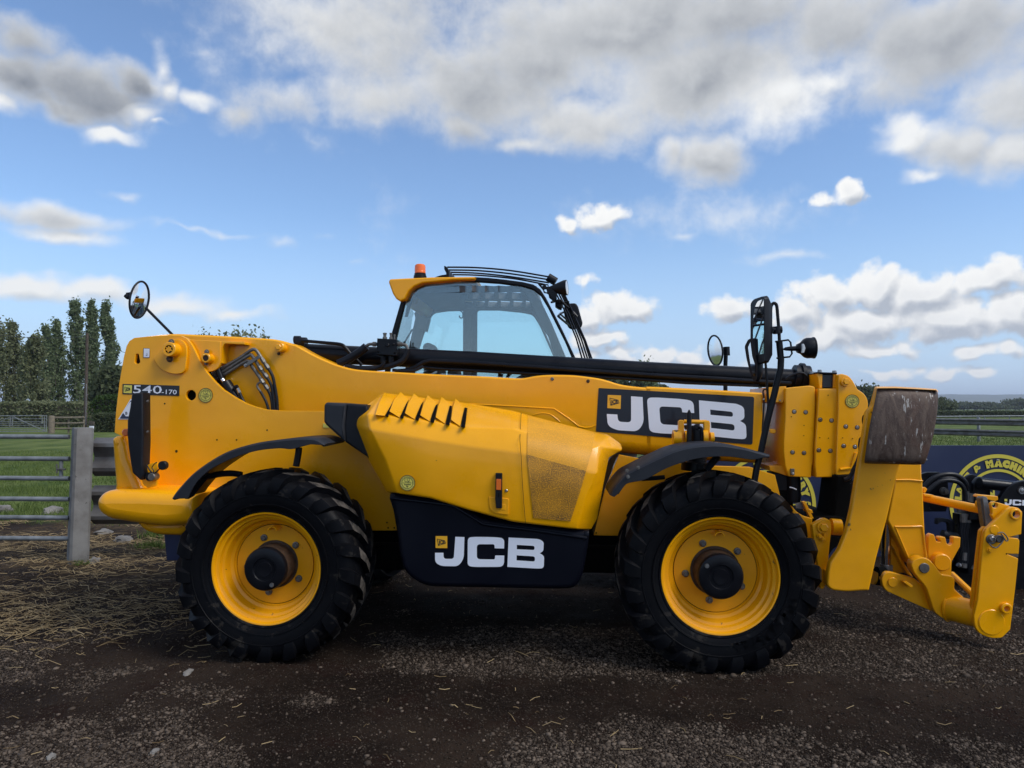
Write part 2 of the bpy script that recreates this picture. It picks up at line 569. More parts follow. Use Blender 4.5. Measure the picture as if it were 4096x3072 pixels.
def plate_mesh(loops, y0, th, bev=.004, seg=1):
    """Plate with holes: outlines in (x, z), front face at y0, thickness th away from the viewer."""
    cu = bpy.data.curves.new('outline', 'CURVE')
    cu.dimensions = '2D'
    cu.fill_mode = 'BOTH'
    for lp in loops:
        sp = cu.splines.new('POLY')
        sp.points.add(len(lp) - 1)
        for q, p in zip(sp.points, lp):
            q.co = (p[0], p[1], 0, 1)
        sp.use_cyclic_u = True
    bev = min(bev, th * .45)
    cu.extrude = max(th / 2 - bev, 0)
    cu.bevel_depth = bev
    cu.bevel_resolution = seg
    cu.offset = -bev
    tmp = bpy.data.objects.new('tmp', cu)
    me = bpy.data.meshes.new_from_object(tmp)
    bpy.data.objects.remove(tmp)
    bpy.data.curves.remove(cu)
    me.transform(Matrix.Translation((0, y0 + th / 2, 0)) @ Matrix.Rotation(math.pi / 2, 4, 'X'))
    return smooth(me, 40)


def tube_into(V, F, pts, r, n=10, caps=True):
    P = [Vector(p) for p in pts]
    rs = r if isinstance(r, (list, tuple)) else [r] * len(P)
    base = len(V)
    up = None
    for i, p in enumerate(P):
        t = (P[min(i + 1, len(P) - 1)] - P[max(i - 1, 0)]).normalized()
        if up is None:
            up = t.orthogonal().normalized()
        up = (up - t * up.dot(t))
        up = up.normalized() if up.length > 1e-6 else t.orthogonal().normalized()
        s = t.cross(up)
        for k in range(n):
            a = 2 * math.pi * k / n
            V.append(p + (up * math.cos(a) + s * math.sin(a)) * rs[i])
    for i in range(len(P) - 1):
        for k in range(n):
            a, b = base + i * n + k, base + i * n + (k + 1) % n
            F.append((a, b, b + n, a + n))
    if caps:
        F.append(tuple(base + k for k in range(n))[::-1])
        F.append(tuple(base + (len(P) - 1) * n + k for k in range(n)))


def tubes(name, paths, material, parent=None, n=10, curve=0):
    """One or several bars joined into one part: paths = [(points, radius), ...]."""
    V, F = [], []
    for pts, r in paths:
        if curve:
            pts = crom(pts, curve)
        tube_into(V, F, pts, r, n)
    return link(name, pyd(name, V, F), material, parent)


def lathe_mesh(profile, n=48, axis='Y', ang=35, caps=False):
    """Profile of (radius, position along the axis)."""
    V, F = [], []
    for r, h in profile:
        for k in range(n):
            a = 2 * math.pi * k / n
            if axis == 'Y':
                V.append((r * math.cos(a), h, r * math.sin(a)))
            else:
                V.append((r * math.cos(a), r * math.sin(a), h))
    m = len(profile)
    for i in range(m - 1):
        for k in range(n):
            F.append((i * n + k, i * n + (k + 1) % n, (i + 1) * n + (k + 1) % n, (i + 1) * n + k))
    if caps and profile[0][0] > 1e-6:
        F.append(tuple(range(n))[::-1])
    if caps and profile[-1][0] > 1e-6:
        F.append(tuple((m - 1) * n + k for k in range(n)))
    me = pyd('lathe', V, F, ang)
    return me


def loft_mesh(sections, caps=True, ang=35):
    n = len(sections[0])
    V = [p for s in sections for p in s]
    F = []
    for i in range(len(sections) - 1):
        for k in range(n):
            F.append((i * n + k, i * n + (k + 1) % n, (i + 1) * n + (k + 1) % n, (i + 1) * n + k))
    if caps:
        F.append(tuple(range(n))[::-1])
        F.append(tuple((len(sections) - 1) * n + k for k in range(n)))
    return pyd('loft', V, F, ang)


def box_mesh(x0, x1, y0, y1, z0, z1, bev=0.0, seg=2):
    bm = bmesh.new()
    bmesh.ops.create_cube(bm, size=1.0)
    bm.transform(Matrix.Translation(((x0 + x1) / 2, (y0 + y1) / 2, (z0 + z1) / 2)) @ Matrix.Diagonal((x1 - x0, y1 - y0, z1 - z0, 1)))
    if bev:
        bmesh.ops.bevel(bm, geom=bm.edges[:], offset=bev, segments=seg, affect='EDGES', profile=.5)
    return bm_mesh(bm, 'box')


def text_mesh(s, size=1.0, bold=.0, sx=1.0, extrude=0.0, align='CENTER', res=2):
    cu = bpy.data.curves.new('txt', 'FONT')
    cu.body = s
    cu.size = size
    cu.offset = bold
    cu.extrude = extrude
    cu.resolution_u = res
    cu.align_x = align
    cu.align_y = 'CENTER'
    tmp = bpy.data.objects.new('tmp', cu)
    me = bpy.data.meshes.new_from_object(tmp)
    bpy.data.objects.remove(tmp)
    bpy.data.curves.remove(cu)
    me.transform(Matrix.Diagonal((sx, 1, 1, 1)))
    return me


UPR = Matrix.Rotation(math.pi / 2, 4, 'X')       # text plane (x, y) -> upright (x, z), facing the viewer


def join(meshes, mats=None):
    """Join (mesh, matrix) pairs into one mesh."""
    bm = bmesh.new()
    for me, M in meshes:
        t = me.copy()
        if M is not None:
            t.transform(M)
        bm.from_mesh(t)
        bpy.data.meshes.remove(t)
    me = bpy.data.meshes.new('joined')
    bm.to_mesh(me)
    bm.free()
    return me


def arc_text(s, r, size, start, bold=.0, cw=True, track=1.0):
    """Letters along a circle of radius r, centred on angle `start` (degrees, 90 = top)."""
    out = []
    W = {'I': .38, ' ': .36, '.': .34, 'L': .62, 'M': .95, 'W': 1.0, 'w': .85, '&': .86, 'l': .34, 'i': .34, 'f': .42, 't': .45}
    adv = [W.get(ch, .74 if ch.isupper() else .64) * size * track for ch in s]
    tot = sum(adv)
    pos = -tot / 2
    for ch, a in zip(s, adv):
        mid = pos + a / 2
        pos += a
        if ch == ' ':
            continue
        if cw:
            th = math.radians(start) - mid / r
            M = Matrix.Rotation(th, 4, 'Z') @ Matrix.Translation((r, 0, 0)) @ Matrix.Rotation(-math.pi / 2, 4, 'Z')
        else:
            th = math.radians(start) + mid / r
            M = Matrix.Rotation(th, 4, 'Z') @ Matrix.Translation((r, 0, 0)) @ Matrix.Rotation(math.pi / 2, 4, 'Z')
        out.append((text_mesh(ch, size, bold), M))
    return out


def ring_mesh(r0, r1, n=64):
    V, F = [], []
    for k in range(n):
        a = 2 * math.pi * k / n
        V += [(r0 * math.cos(a), r0 * math.sin(a), 0), (r1 * math.cos(a), r1 * math.sin(a), 0)]
    for k in range(n):
        j = (k + 1) % n
        F.append((2 * k, 2 * k + 1, 2 * j + 1, 2 * j))
    return pyd('ring', V, F, recalc=False)


def disc_mesh(r, n=40):
    return pyd('disc', [(r * math.cos(2 * math.pi * k / n), r * math.sin(2 * math.pi * k / n), 0) for k in range(n)], [tuple(range(n))], recalc=False)


def copy_tree(o, parent=None):
    c = o.copy()
    COL.objects.link(c)
    if parent is not None:
        c.parent = parent
    for ch in list(o.children):
        copy_tree(ch, c)
    return c

# ------------------------------------------------------------------ ground
def vnoise(x, y, s, seed=0.0):
    """Cheap smooth value noise on arrays."""
    x, y = np.asarray(x) * s + seed * 17.3, np.asarray(y) * s + seed * 9.1
    xi, yi = np.floor(x).astype(np.int64), np.floor(y).astype(np.int64)
    fx, fy = x - xi, y - yi
    fx, fy = fx * fx * (3 - 2 * fx), fy * fy * (3 - 2 * fy)
    h = lambda a, b: (np.sin(a * 127.1 + b * 311.7 + seed * 74.7) * 43758.5453) % 1.0
    return (h(xi, yi) * (1 - fx) + h(xi + 1, yi) * fx) * (1 - fy) + (h(xi, yi + 1) * (1 - fx) + h(xi + 1, yi + 1) * fx) * fy


def fbm(x, y, s, seed=0.0, o=4):
    v, a, t = 0, 1.0, 0
    for k in range(o):
        v = v + a * vnoise(x, y, s * 2 ** k, seed + k)
        t += a
        a *= .5
    return v / t


def relief(x, y):
    """Height of the trampled yard and the field."""
    d = np.hypot(x, y - 2)
    near = np.clip(1.4 - d / 22, 0, 1)
    h = (fbm(x, y, .55, 3) - .5) * .07 + (fbm(x, y, 2.2, 5) - .5) * .035 + (fbm(x, y, 9.0, 8, 3) - .5) * .014
    hump = .05 * np.exp(-((x + 5.2) / 1.6) ** 2 - ((y - 6.3) / .9) ** 2)
    # pressed flat under the tyres
    wm = np.ones_like(x, dtype=float)
    for tx, ty in ((-1.50, 4.60), (1.24, 4.41), (-1.36, 6.56), (1.38, 6.37)):
        wm *= 1 - np.exp(-((x - tx) / .38) ** 2 - ((y - ty) / .38) ** 2)
    rise = sum(.020 * np.exp(-((x - tx) / .42) ** 2 - ((y - ty) / .16) ** 2) for tx, ty in ((-1.50, 4.28), (1.24, 4.09)))
    return (h * near + hump) * wm - .006 + rise + (fbm(x, y, .05, 2) - .5) * .5 * np.clip((d - 25) / 60, 0, 1)


def gravel_amount(x, y):
    """How much loose gravel lies on the soil: patches drawn out along the wheel tracks."""
    g = (fbm(x, y * 1.7, .75, 21) - .47) * 5.5 + (fbm(x, y, 3.6, 23, 4) - .5) * 3.0
    g = g + .75 * np.exp(-((x - .3) / 1.3) ** 2 - ((y - 3.35) / .55) ** 2) + .55 * np.exp(-((x - 2.6) / 1.0) ** 2 - ((y - 4.3) / .5) ** 2) + .4 * np.exp(-((x - 2.0) / .9) ** 2 - ((y - 3.0) / .3) ** 2)
    g = g - .35 * np.exp(-((x - 1.1) / .7) ** 2 - ((y - 3.72) / .16) ** 2) - .5 * np.exp(-((x + .45) / .5) ** 2 - ((y - 3.15) / .2) ** 2)
    return np.clip(g, 0, 1) * np.where((x < -2.2) & (y > 5.0), .35, 1)


def field_edge(x):
    t = np.clip((np.asarray(x) + 1.0) / 4.0, 0, 1)
    return 10.1 + 12 * t * t * (3 - 2 * t)


ys = np.concatenate([np.linspace(-40, 1.2, 24), np.linspace(1.4, 12, 230), 12 + np.geomspace(.06, 6000, 110)])
xs_ = np.sinh(np.linspace(-7.3, 7.3, 330)) * 5.5
xs_ = np.sign(xs_) * np.minimum(np.abs(xs_), 5200)
xs_ = np.unique(np.round(np.concatenate([xs_[np.abs(xs_) > 8], np.linspace(-8, 8, 330)]), 4))
GX, GY = np.meshgrid(xs_, ys)
GZ = relief(GX, GY)
nxg, nyg = len(xs_), len(ys)
idx = np.arange(nxg * nyg).reshape(nyg, nxg)
Q4 = np.stack([idx[:-1, :-1], idx[:-1, 1:], idx[1:, 1:], idx[1:, :-1]], -1).reshape(-1, 4)
gme = np_mesh('ground', np.stack([GX, GY, GZ], -1).reshape(-1, 3), Q4, gravel_amount(GX, GY).ravel())
gme.polygons.foreach_set('use_smooth', np.ones(len(gme.polygons), dtype=bool))

gm = bpy.data.materials.new('yard_and_field')
gm.use_nodes = True
q = NT(gm.node_tree)
b = gm.node_tree.nodes['Principled BSDF']
pos = q.n('ShaderNodeNewGeometry').outputs['Position']
sp = q.n('ShaderNodeSeparateXYZ')
q.put(sp.inputs[0], pos)
n_big, n_mid, n_fine, n_grit = q.noise(pos, .55, 5, .6), q.noise(pos, 2.6, 5, .62), q.noise(pos, 26, 5, .7), q.noise(pos, 120, 3, .7)
dirt = q.mix(q.step(n_big, .40, .60), (.0100, .0062, .0044, 1), (.030, .0198, .0138, 1))
dirt = q.mix(q.m('MULTIPLY', q.step(n_mid, .50, .66), .8), dirt, (.0165, .0078, .0056, 1))
dirt = q.mix(q.m('MULTIPLY', q.step(n_fine, .48, .72), .6), dirt, (.034, .025, .019, 1))
dirt = q.mix(q.m('MULTIPLY', q.step(n_grit, .58, .70), .5), dirt, (.062, .050, .041, 1))
ga = q.n('ShaderNodeAttribute', attribute_name='tone').outputs['Fac']
vc = q.n('ShaderNodeTexVoronoi')
q.put(vc.inputs['Vector'], pos)
vc.inputs['Scale'].default_value = 85
sv = q.n('ShaderNodeSeparateColor')
q.put(sv.inputs[0], vc.outputs['Color'])
peb = q.mix(q.m('POWER', sv.outputs[0], 1.8), (.018, .0127, .0092, 1), (.140, .108, .082, 1))
peb = q.mix(q.step(vc.outputs['Distance'], .25, .55), peb, (.012, .009, .007, 1))
dirt = q.mix(q.m('MULTIPLY', ga, q.step(sv.outputs[1], .15, .5)), dirt, peb)
# trampled straw on the soil by the fence
strawf = q.m('MULTIPLY', q.step(sp.outputs[0], -1.6, -4.2), q.m('MULTIPLY', q.step(sp.outputs[1], 5.0, 6.6), q.step(q.noise(pos, 1.3, 4, .6), .35, .6)))
stex = q.noise(q.v('MULTIPLY', pos, (14, 60, 60)), 1.0, 5, .65)
dirt = q.mix(q.m('MULTIPLY', strawf, q.step(stex, .42, .66)), dirt, (.15, .105, .056, 1))
edge = q.m('ADD', q.step(sp.outputs[0], -1.0, 3.0, 10.1, 22.1), q.m('MULTIPLY', q.m('SUBTRACT', q.noise(pos, .9, 5, .65), .5), 2.6))
gf = q.step(q.m('SUBTRACT', sp.outputs[1], edge), -.35, .45)
g1 = q.noise(q.v('MULTIPLY', pos, (1, .45, 1)), .8, 6, .65)
g2 = q.noise(pos, 9, 4, .7)
grass = q.mix(q.step(g1, .35, .68), (.060, .090, .022, 1), (.135, .165, .050, 1))
grass = q.mix(q.m('MULTIPLY', q.step(g2, .5, .75), .5), grass, (.030, .045, .012, 1))
grass = q.mix(q.m('MULTIPLY', q.step(q.noise(q.v('MULTIPLY', pos, (.35, 1.1, 1)), 1.0, 5, .7), .54, .70), .6), grass, (.150, .150, .060, 1))
q.put(b.inputs['Base Color'], q.mix(gf, dirt, grass))
q.put(b.inputs['Roughness'], q.step(n_mid, .3, .7, .72, .95, 'LINEAR'))
b.inputs['Specular IOR Level'].default_value = .06
bp = q.n('ShaderNodeBump')
bp.inputs['Strength'].default_value = .9
bp.inputs['Distance'].default_value = .02
q.put(bp.inputs['Height'], q.m('ADD', q.m('MULTIPLY', n_fine, .8), q.m('MULTIPLY', n_grit, .45)))
q.t.links.new(bp.outputs[0], b.inputs['Normal'])
MATS['yard_and_field'] = gm
tag(link('ground', gme, 'yard_and_field'), 'dark trampled dirt yard running into a green field', kind='structure')

# ---- gravel ---------------------------------------------------------------
ICO = bmesh.new()
bmesh.ops.create_icosphere(ICO, subdivisions=1, radius=1.0)
IV = np.array([v.co[:] for v in ICO.verts])
IF = np.array([[v.index for v in f.verts] for f in ICO.faces])
ICO.free()


def scatter_stones(n, dmin, dmax, smin, smax, seed, dens):
    r = np.random.default_rng(seed)
    d = dmin * (dmax / dmin) ** r.random(n * 3)
    x = (r.random(n * 3) * 2 - 1) * .80 * d
    keep = r.random(n * 3) < dens(x, d)
    x, d = x[keep][:n], d[keep][:n]
    n = len(x)
    s = smin * (smax / smin) ** (r.random(n) ** 2.2)
    P = IV[None] * (1 + .28 * (r.random((n, 12, 1)) - .5))
    P = P * np.stack([s * (.8 + .6 * r.random(n)), s * (.7 + .4 * r.random(n)), s * (.45 + .35 * r.random(n))], -1)[:, None, :]
    a = r.random(n) * 6.283
    ca, sa = np.cos(a)[:, None], np.sin(a)[:, None]
    X = P[..., 0] * ca - P[..., 1] * sa + x[:, None]
    Y = P[..., 0] * sa + P[..., 1] * ca + d[:, None]
    Z = P[..., 2] + (relief(x, d) + s * .12)[:, None]
    V = np.stack([X, Y, Z], -1).reshape(-1, 3)
    F = (IF[None] + (np.arange(n) * 12)[:, None, None]).reshape(-1, 3)
    t = np.clip(r.beta(1.6, 3.2, n), 0, 1)
    return V, F, np.repeat(t, 12)


gd = lambda x, y: np.clip(gravel_amount(x, y), .035, 1)
OV = np.array([[1, 0, 0], [-1, 0, 0], [0, 1, 0], [0, -1, 0], [0, 0, 1], [0, 0, -1.0]])
OF = np.array([[0, 2, 4], [2, 1, 4], [1, 3, 4], [3, 0, 4], [2, 0, 5], [1, 2, 5], [3, 1, 5], [0, 3, 5]])


def scatter_grit(n, dmin, dmax, smin, smax, seed, dens, tone):
    """Small angular crumbs of soil and chippings."""
    r = np.random.default_rng(seed)
    d = dmin * (dmax / dmin) ** r.random(n * 2)
    x = (r.random(n * 2) * 2 - 1) * .78 * d
    keep = r.random(n * 2) < dens(x, d)
    x, d = x[keep][:n], d[keep][:n]
    n = len(x)
    s = (smin * (smax / smin) ** (r.random(n) ** 1.6))[:, None, None]
    P = OV[None] * (1 + .7 * (r.random((n, 6, 1)) - .5)) * s * np.array([1, .85, .7])
    a = r.random(n) * 6.283
    ca, sa = np.cos(a)[:, None], np.sin(a)[:, None]
    V = np.stack([P[..., 0] * ca - P[..., 1] * sa + x[:, None], P[..., 0] * sa + P[..., 1] * ca + d[:, None], P[..., 2] + relief(x, d)[:, None] + s[:, :, 0] * .2], -1)
    return V.reshape(-1, 3), (OF[None] + (np.arange(n) * 6)[:, None, None]).reshape(-1, 3), np.repeat(np.clip(r.normal(*tone, n), 0, 1), 6)


parts = [scatter_stones(46000, 2.6, 7.6, .0045, .012, 5, gd), scatter_stones(1100, 2.6, 7.5, .010, .021, 6, gd),
         scatter_grit(120000, 2.5, 7.0, .0025, .0075, 15, lambda x, y: np.clip(.35 + gd(x, y) * .8, 0, 1) * np.where((x < -2.4) & (y > 5.2), .3, 1), (.10, .10)),
         scatter_grit(40000, 2.5, 6.5, .0025, .006, 16, gd, (.40, .22))]
off, VV, FF, TT = 0, [], [], []
for v_, f_, t_ in parts:
    VV.append(v_)
    FF.append(f_ + off)
    TT.append(t_)
    off += len(v_)
tag(link('gravel', np_mesh('gravel', np.concatenate(VV), np.concatenate(FF), np.concatenate(TT)), 'gravel_stone'), 'loose grey gravel and soil crumbs scattered over the dirt yard', 'gravel', kind='stuff')


# ---- straw ------------------------------------------------------------------
def strands(n, xs, ys, lmin, lmax, wmin, wmax, lift, seed, flat=.6, zoff=0.002):
    r = np.random.default_rng(seed)
    l = lmin + (lmax - lmin) * r.random(n) ** 2
    w = wmin + (wmax - wmin) * r.random(n)
    a = r.normal(0, flat, n) + np.where(r.random(n) < .3, r.random(n) * 3.14, 0)
    dx, dy = np.cos(a), np.sin(a)
    z0, z1, zm = r.random(n) * lift, r.random(n) * lift, r.random(n) * lift * 1.2
    base = relief(xs, ys) + zoff
    bend = r.normal(0, .08, n) * l
    px, py = -dy, dx
    V = np.zeros((n, 6, 3))
    for k, (t, z, bn) in enumerate(((-.5, z0, 0), (0, zm, 1), (.5, z1, 0))):
        cx, cy = xs + dx * l * t + px * bend * bn, ys + dy * l * t + py * bend * bn
        V[:, 2 * k] = np.stack([cx - px * w / 2, cy - py * w / 2, base + z], -1)
        V[:, 2 * k + 1] = np.stack([cx + px * w / 2, cy + py * w / 2, base + z + w * .6], -1)
    F = np.array([[0, 1, 3, 2], [2, 3, 5, 4]])[None] + (np.arange(n) * 6)[:, None, None]
    return V.reshape(-1, 3), F.reshape(-1, 4), np.repeat(np.clip(r.normal(.45, .28, n), 0, 1), 6)


r = np.random.default_rng(31)
n = 17000
sx, sy = -9.5 + 8.2 * r.random(n), 5.2 + 5.6 * r.random(n) ** 1.1
k = r.random(n) < np.clip((fbm(sx, sy, 1.3, 44) - .42) * 4.5, 0, 1) * np.clip((-1.6 - sx) / 1.6, 0, 1) * np.clip((sy - 5.2) / 2.2, .06, 1)
S1 = strands(k.sum(), sx[k], sy[k], .05, .24, .003, .006, .035, 1)
n = 1500
sx, sy = r.normal(-3.6, .75, n), r.normal(5.35, .38, n)
S2 = strands(n, sx, sy, .04, .20, .0025, .005, .03, 2)
n = 380
sy = 2.8 * (9.0 / 2.8) ** r.random(n)
sx = (r.random(n) * 2 - 1) * .8 * sy - .4
S3 = strands(n, sx, sy, .03, .11, .002, .0042, .012, 3, 1.2)
o1, o2 = len(S1[0]), len(S1[0]) + len(S2[0])
tag(link('straw', np_mesh('straw', np.concatenate([S1[0], S2[0], S3[0]]), np.concatenate([S1[1], S2[1] + o1, S3[1] + o2]), np.concatenate([S1[2], S2[2], S3[2]])), 'straw_stem'),
    'trampled straw lying by the fence and over the yard', 'straw', kind='stuff')


# ---- grass --------------------------------------------------------------------
def blades(n, xs, ys, hmin, hmax, w, seed):
    r = np.random.default_rng(seed)
    h = hmin + (hmax - hmin) * r.random(n)
    a, b_ = r.random(n) * 6.283, r.random(n) * 6.283
    lean = h * (.2 + .7 * r.random(n))
    z = relief(xs, ys)
    V = np.zeros((n, 3, 3))
    V[:, 0] = np.stack([xs - np.cos(a) * w, ys - np.sin(a) * w, z - .01], -1)
    V[:, 1] = np.stack([xs + np.cos(a) * w, ys + np.sin(a) * w, z - .01], -1)
    V[:, 2] = np.stack([xs + np.cos(b_) * lean, ys + np.sin(b_) * lean, z + h], -1)
    return V.reshape(-1, 3), np.arange(n * 3).reshape(n, 3), np.repeat(np.clip(r.normal(.4, .25, n), 0, 1), 3)


n = 120000
gy = 9.4 * (26 / 9.4) ** r.random(n)
gx = -gy * (.02 + .78 * r.random(n))
k = (gy > field_edge(gx) + (fbm(gx, gy, .9, 61) - .5) * 1.8) | (r.random(n) < .05)
k &= r.random(n) < np.clip((fbm(gx, gy, 1.2, 77, 3) - .2) * 2.4, .15, 1)
B1 = blades(k.sum(), gx[k], gy[k], .03, .10, .006, 9)
n = 9000
gy = 22 + 24 * r.random(n)
gx = gy * (.45 + .4 * r.random(n))
B2 = blades(n, gx, gy, .05, .15, .015, 12)
tag(link('grass', np_mesh('grass', np.concatenate([B1[0], B2[0]]), np.concatenate([B1[1], B2[1] + len(B1[0])]), np.concatenate([B1[2], B2[2]])), 'grass_blade'),
    'short green grass of the field beyond the yard', 'grass', kind='stuff')

# ------------------------------------------------------------------ hills
hv, hf_ = [], []
az_ = np.radians(np.linspace(-75, 75, 181))
for k, (dist, base) in enumerate(((3600, 0), (4100, 1))):
    i0 = len(hv)
    for a in az_:
        hh = 12 + 52 * np.clip((math.degrees(a) - 14) / 22 + .35, .15, 1) + 15 * fbm(np.array([a * 9.0]), np.array([k * 3.0]), 1.0, 5 + k, 4)[0] + 4 * fbm(np.array([a * 160.0]), np.array([1.0]), 1.0, 9, 2)[0]
        hv.append((dist * math.sin(a), dist * math.cos(a), -3))
        hv.append(((dist + 350) * math.sin(a), (dist + 350) * math.cos(a), hh * (.72 if k == 0 else 1.0)))
        hv.append(((dist + 900) * math.sin(a), (dist + 900) * math.cos(a), -3))
    for i in range(len(az_) - 1):
        j = i0 + 3 * i
        hf_ += [(j, j + 3, j + 4, j + 1), (j + 1, j + 4, j + 5, j + 2)]
mat('hill_woods', (.045, .058, .028), .95, var=(.085, .095, .045), vscale=.012)
tag(link('hills', pyd('hills', hv, hf_, 60, recalc=False), 'hill_woods'), 'low wooded hills far beyond the fields', kind='structure')


# ------------------------------------------------------------------ trees
def leaf_cards(C, size, tone, r, up=.35):
    """Diamond leaf cards at the points C."""
    n = len(C)
    a, b_ = r.normal(0, 1, (n, 3)), r.normal(0, 1, (n, 3))
    a[:, 2] += up
    a /= np.linalg.norm(a, axis=1)[:, None]
    b_ -= a * (a * b_).sum(1)[:, None]
    b_ /= np.linalg.norm(b_, axis=1)[:, None]
    s = size * (.6 + .8 * r.random(n))[:, None]
    V = np.stack([C + a * s, C + b_ * s * .55, C - a * s, C - b_ * s * .55], 1).reshape(-1, 3)
    return V, np.arange(4 * n).reshape(n, 4), np.repeat(np.clip(tone, 0, 1), 4)


def limb_mesh(paths):
    V, F = [], []
    for pts, rs in paths:
        tube_into(V, F, pts, rs, 7)
    return pyd('limbs', V, F, 60)


def tree(name, base, h, w, leafm, barkm, label, seed, group=None, kind='poplar', n=5200, leaf=.20, lean=(0, 0), skirt=.06, cat='tree'):
    r = np.random.default_rng(seed)
    o = tag(empty(name, base), label, cat, group)
    lx, ly = lean
    bend = lambda t: np.stack([lx * t ** 1.7, ly * t ** 1.7], -1)
    trunk = [Vector((*(bend(np.array([t]))[0]), h * t)) for t in np.linspace(0, .93, 9)]
    tr = [max(.028 * h * .55 * (1 - t) ** .8, .02) for t in np.linspace(0, .93, 9)]
    limbs = [(trunk, tr)]
    C, T = [], []
    if kind == 'poplar':
        nb = int(26 + h * 2)
        for i in range(nb):
            t0 = skirt + (.90 - skirt) * r.random() ** .9
            az = r.random() * 6.283
            t1 = min(t0 + (.16 + .16 * r.random()) * (1.05 - t0 * .6), .995)
            prof = w * .5 * (math.sin(min(1, (t1 - skirt * .3) * 1.25) * 1.9) ** .8) * (1 - max(0, t1 - .55) * 1.55) * (.55 + .6 * r.random())
            prof = max(prof, .10)
            b0 = np.array([*bend(np.array([t0]))[0], h * t0])
            b1 = np.array([*bend(np.array([t1]))[0], h * t1]) + np.array([math.cos(az) * prof, math.sin(az) * prof, 0])
            mid = b0 * .5 + b1 * .5 + np.array([math.cos(az), math.sin(az), -.4]) * prof * .35
            limbs.append(([Vector(b0), Vector(mid), Vector(b1)], [.05 * (1 - t0) + .015, .025, .008]))
            m = int(n / nb)
            u = r.random(m) ** .75
            P = (1 - u)[:, None] ** 2 * b0 + (2 * u * (1 - u))[:, None] * mid + (u ** 2)[:, None] * b1
            C.append(P + r.normal(0, 1, (m, 3)) * (w * .045 + .05) * np.array([1, 1, 1.6]) * (.5 + .9 * r.random()))
            T.append(r.normal(.30 + .35 * r.random(), .16, m))
        m = int(n * .05)
        t = .86 + .14 * r.random(m)
        C.append(np.concatenate([bend(t), (h * t)[:, None]], 1) + r.normal(0, .12, (m, 3)))
        T.append(r.normal(.5, .15, m))
    else:
        nb = 34
        for i in range(nb):
            d = r.normal(0, 1, 3)
            d /= np.linalg.norm(d)
            d[2] = abs(d[2]) * .9 - .25
            rad = .55 + .5 * r.random()
            c = np.array([d[0] * w * .5 * rad, d[1] * w * .5 * rad, h * (.52 + .44 * d[2] * rad)])
            c[2] = min(max(c[2], h * .12), h * .96)
            limbs.append(([Vector((0, 0, h * .22)), Vector((c[0] * .5, c[1] * .5, c[2] * .75)), Vector(c)], [.012 * h, .006 * h, .02]))
            m = int(n / nb)
            C.append(c + r.normal(0, 1, (m, 3)) * np.array([w * .105, w * .105, h * .075]) * (.6 + .8 * r.random()))
            T.append(r.normal(.28 + .4 * r.random(), .16, m))
        limbs[0] = (trunk[:5], tr[:5])
    C = np.concatenate(C)
    C[:, 2] = np.maximum(C[:, 2], .05)
    V, F, t = leaf_cards(C, leaf, np.concatenate(T), r)
    link('trunk', limb_mesh(limbs), barkm, o)
    link('crown', np_mesh('crown', V, F, t), leafm, o)
    return o


def at_px(dx, y):
    """Ground position of a column of the photograph (2212 px wide view) at distance y."""
    d = ray(dx * 1.85172, HORIZON)
    return (d.x * y / d.y, y, 0)


def hgt(dy, y):
    return CAM_Z + (HORIZON / 1.85172 - dy) / 1536.0 * y


POP = 'poplars beyond the far gate'
for (dx, dy, wd_, y, leafm, n, lean, lab, seed) in [
        (-8, 700, 3.4, 70, 'olive_leaf', 7000, (-.3, 0), 'olive poplar cut by the left edge of the photo', 101),
        (32, 697, 2.9, 72, 'olive_leaf', 7000, (-.5, 0), 'loose olive poplar second from the left edge, sky showing through its crown', 102),
        (77, 728, 2.7, 64, 'olive_leaf', 7500, (-.2, 0), 'shorter dense brownish poplar standing above the wooden gate post', 103),
        (105, 704, 1.7, 76, 'poplar_leaf', 5000, (-.5, 0), 'slim poplar just left of the pointed mid-height poplar', 104),
        (129, 692, 2.1, 77, 'poplar_leaf', 6000, (-.5, 0), 'pointed mid-height poplar left of the three tallest ones', 105),
        (171, 651, 2.7, 78, 'poplar_leaf', 9000, (-.75, 0), 'tall poplar with a lower side crown, just left of the telegraph pole', 106),
        (200, 649, 1.9, 79, 'poplar_leaf', 8000, (-.35, 0), 'tall narrow poplar just right of the telegraph pole', 107),
        (236, 654, 2.3, 80, 'poplar_leaf', 8000, (-.65, 0), 'tall pointed poplar nearest the yellow machine, leaning left', 108)]:
    tree('poplar_tree', at_px(dx, y), hgt(dy, y), wd_, leafm, 'pale_bark', lab, seed, POP, 'poplar', int(n * .85), .15, lean, cat='poplar')
BG = 'trees along the field edge'
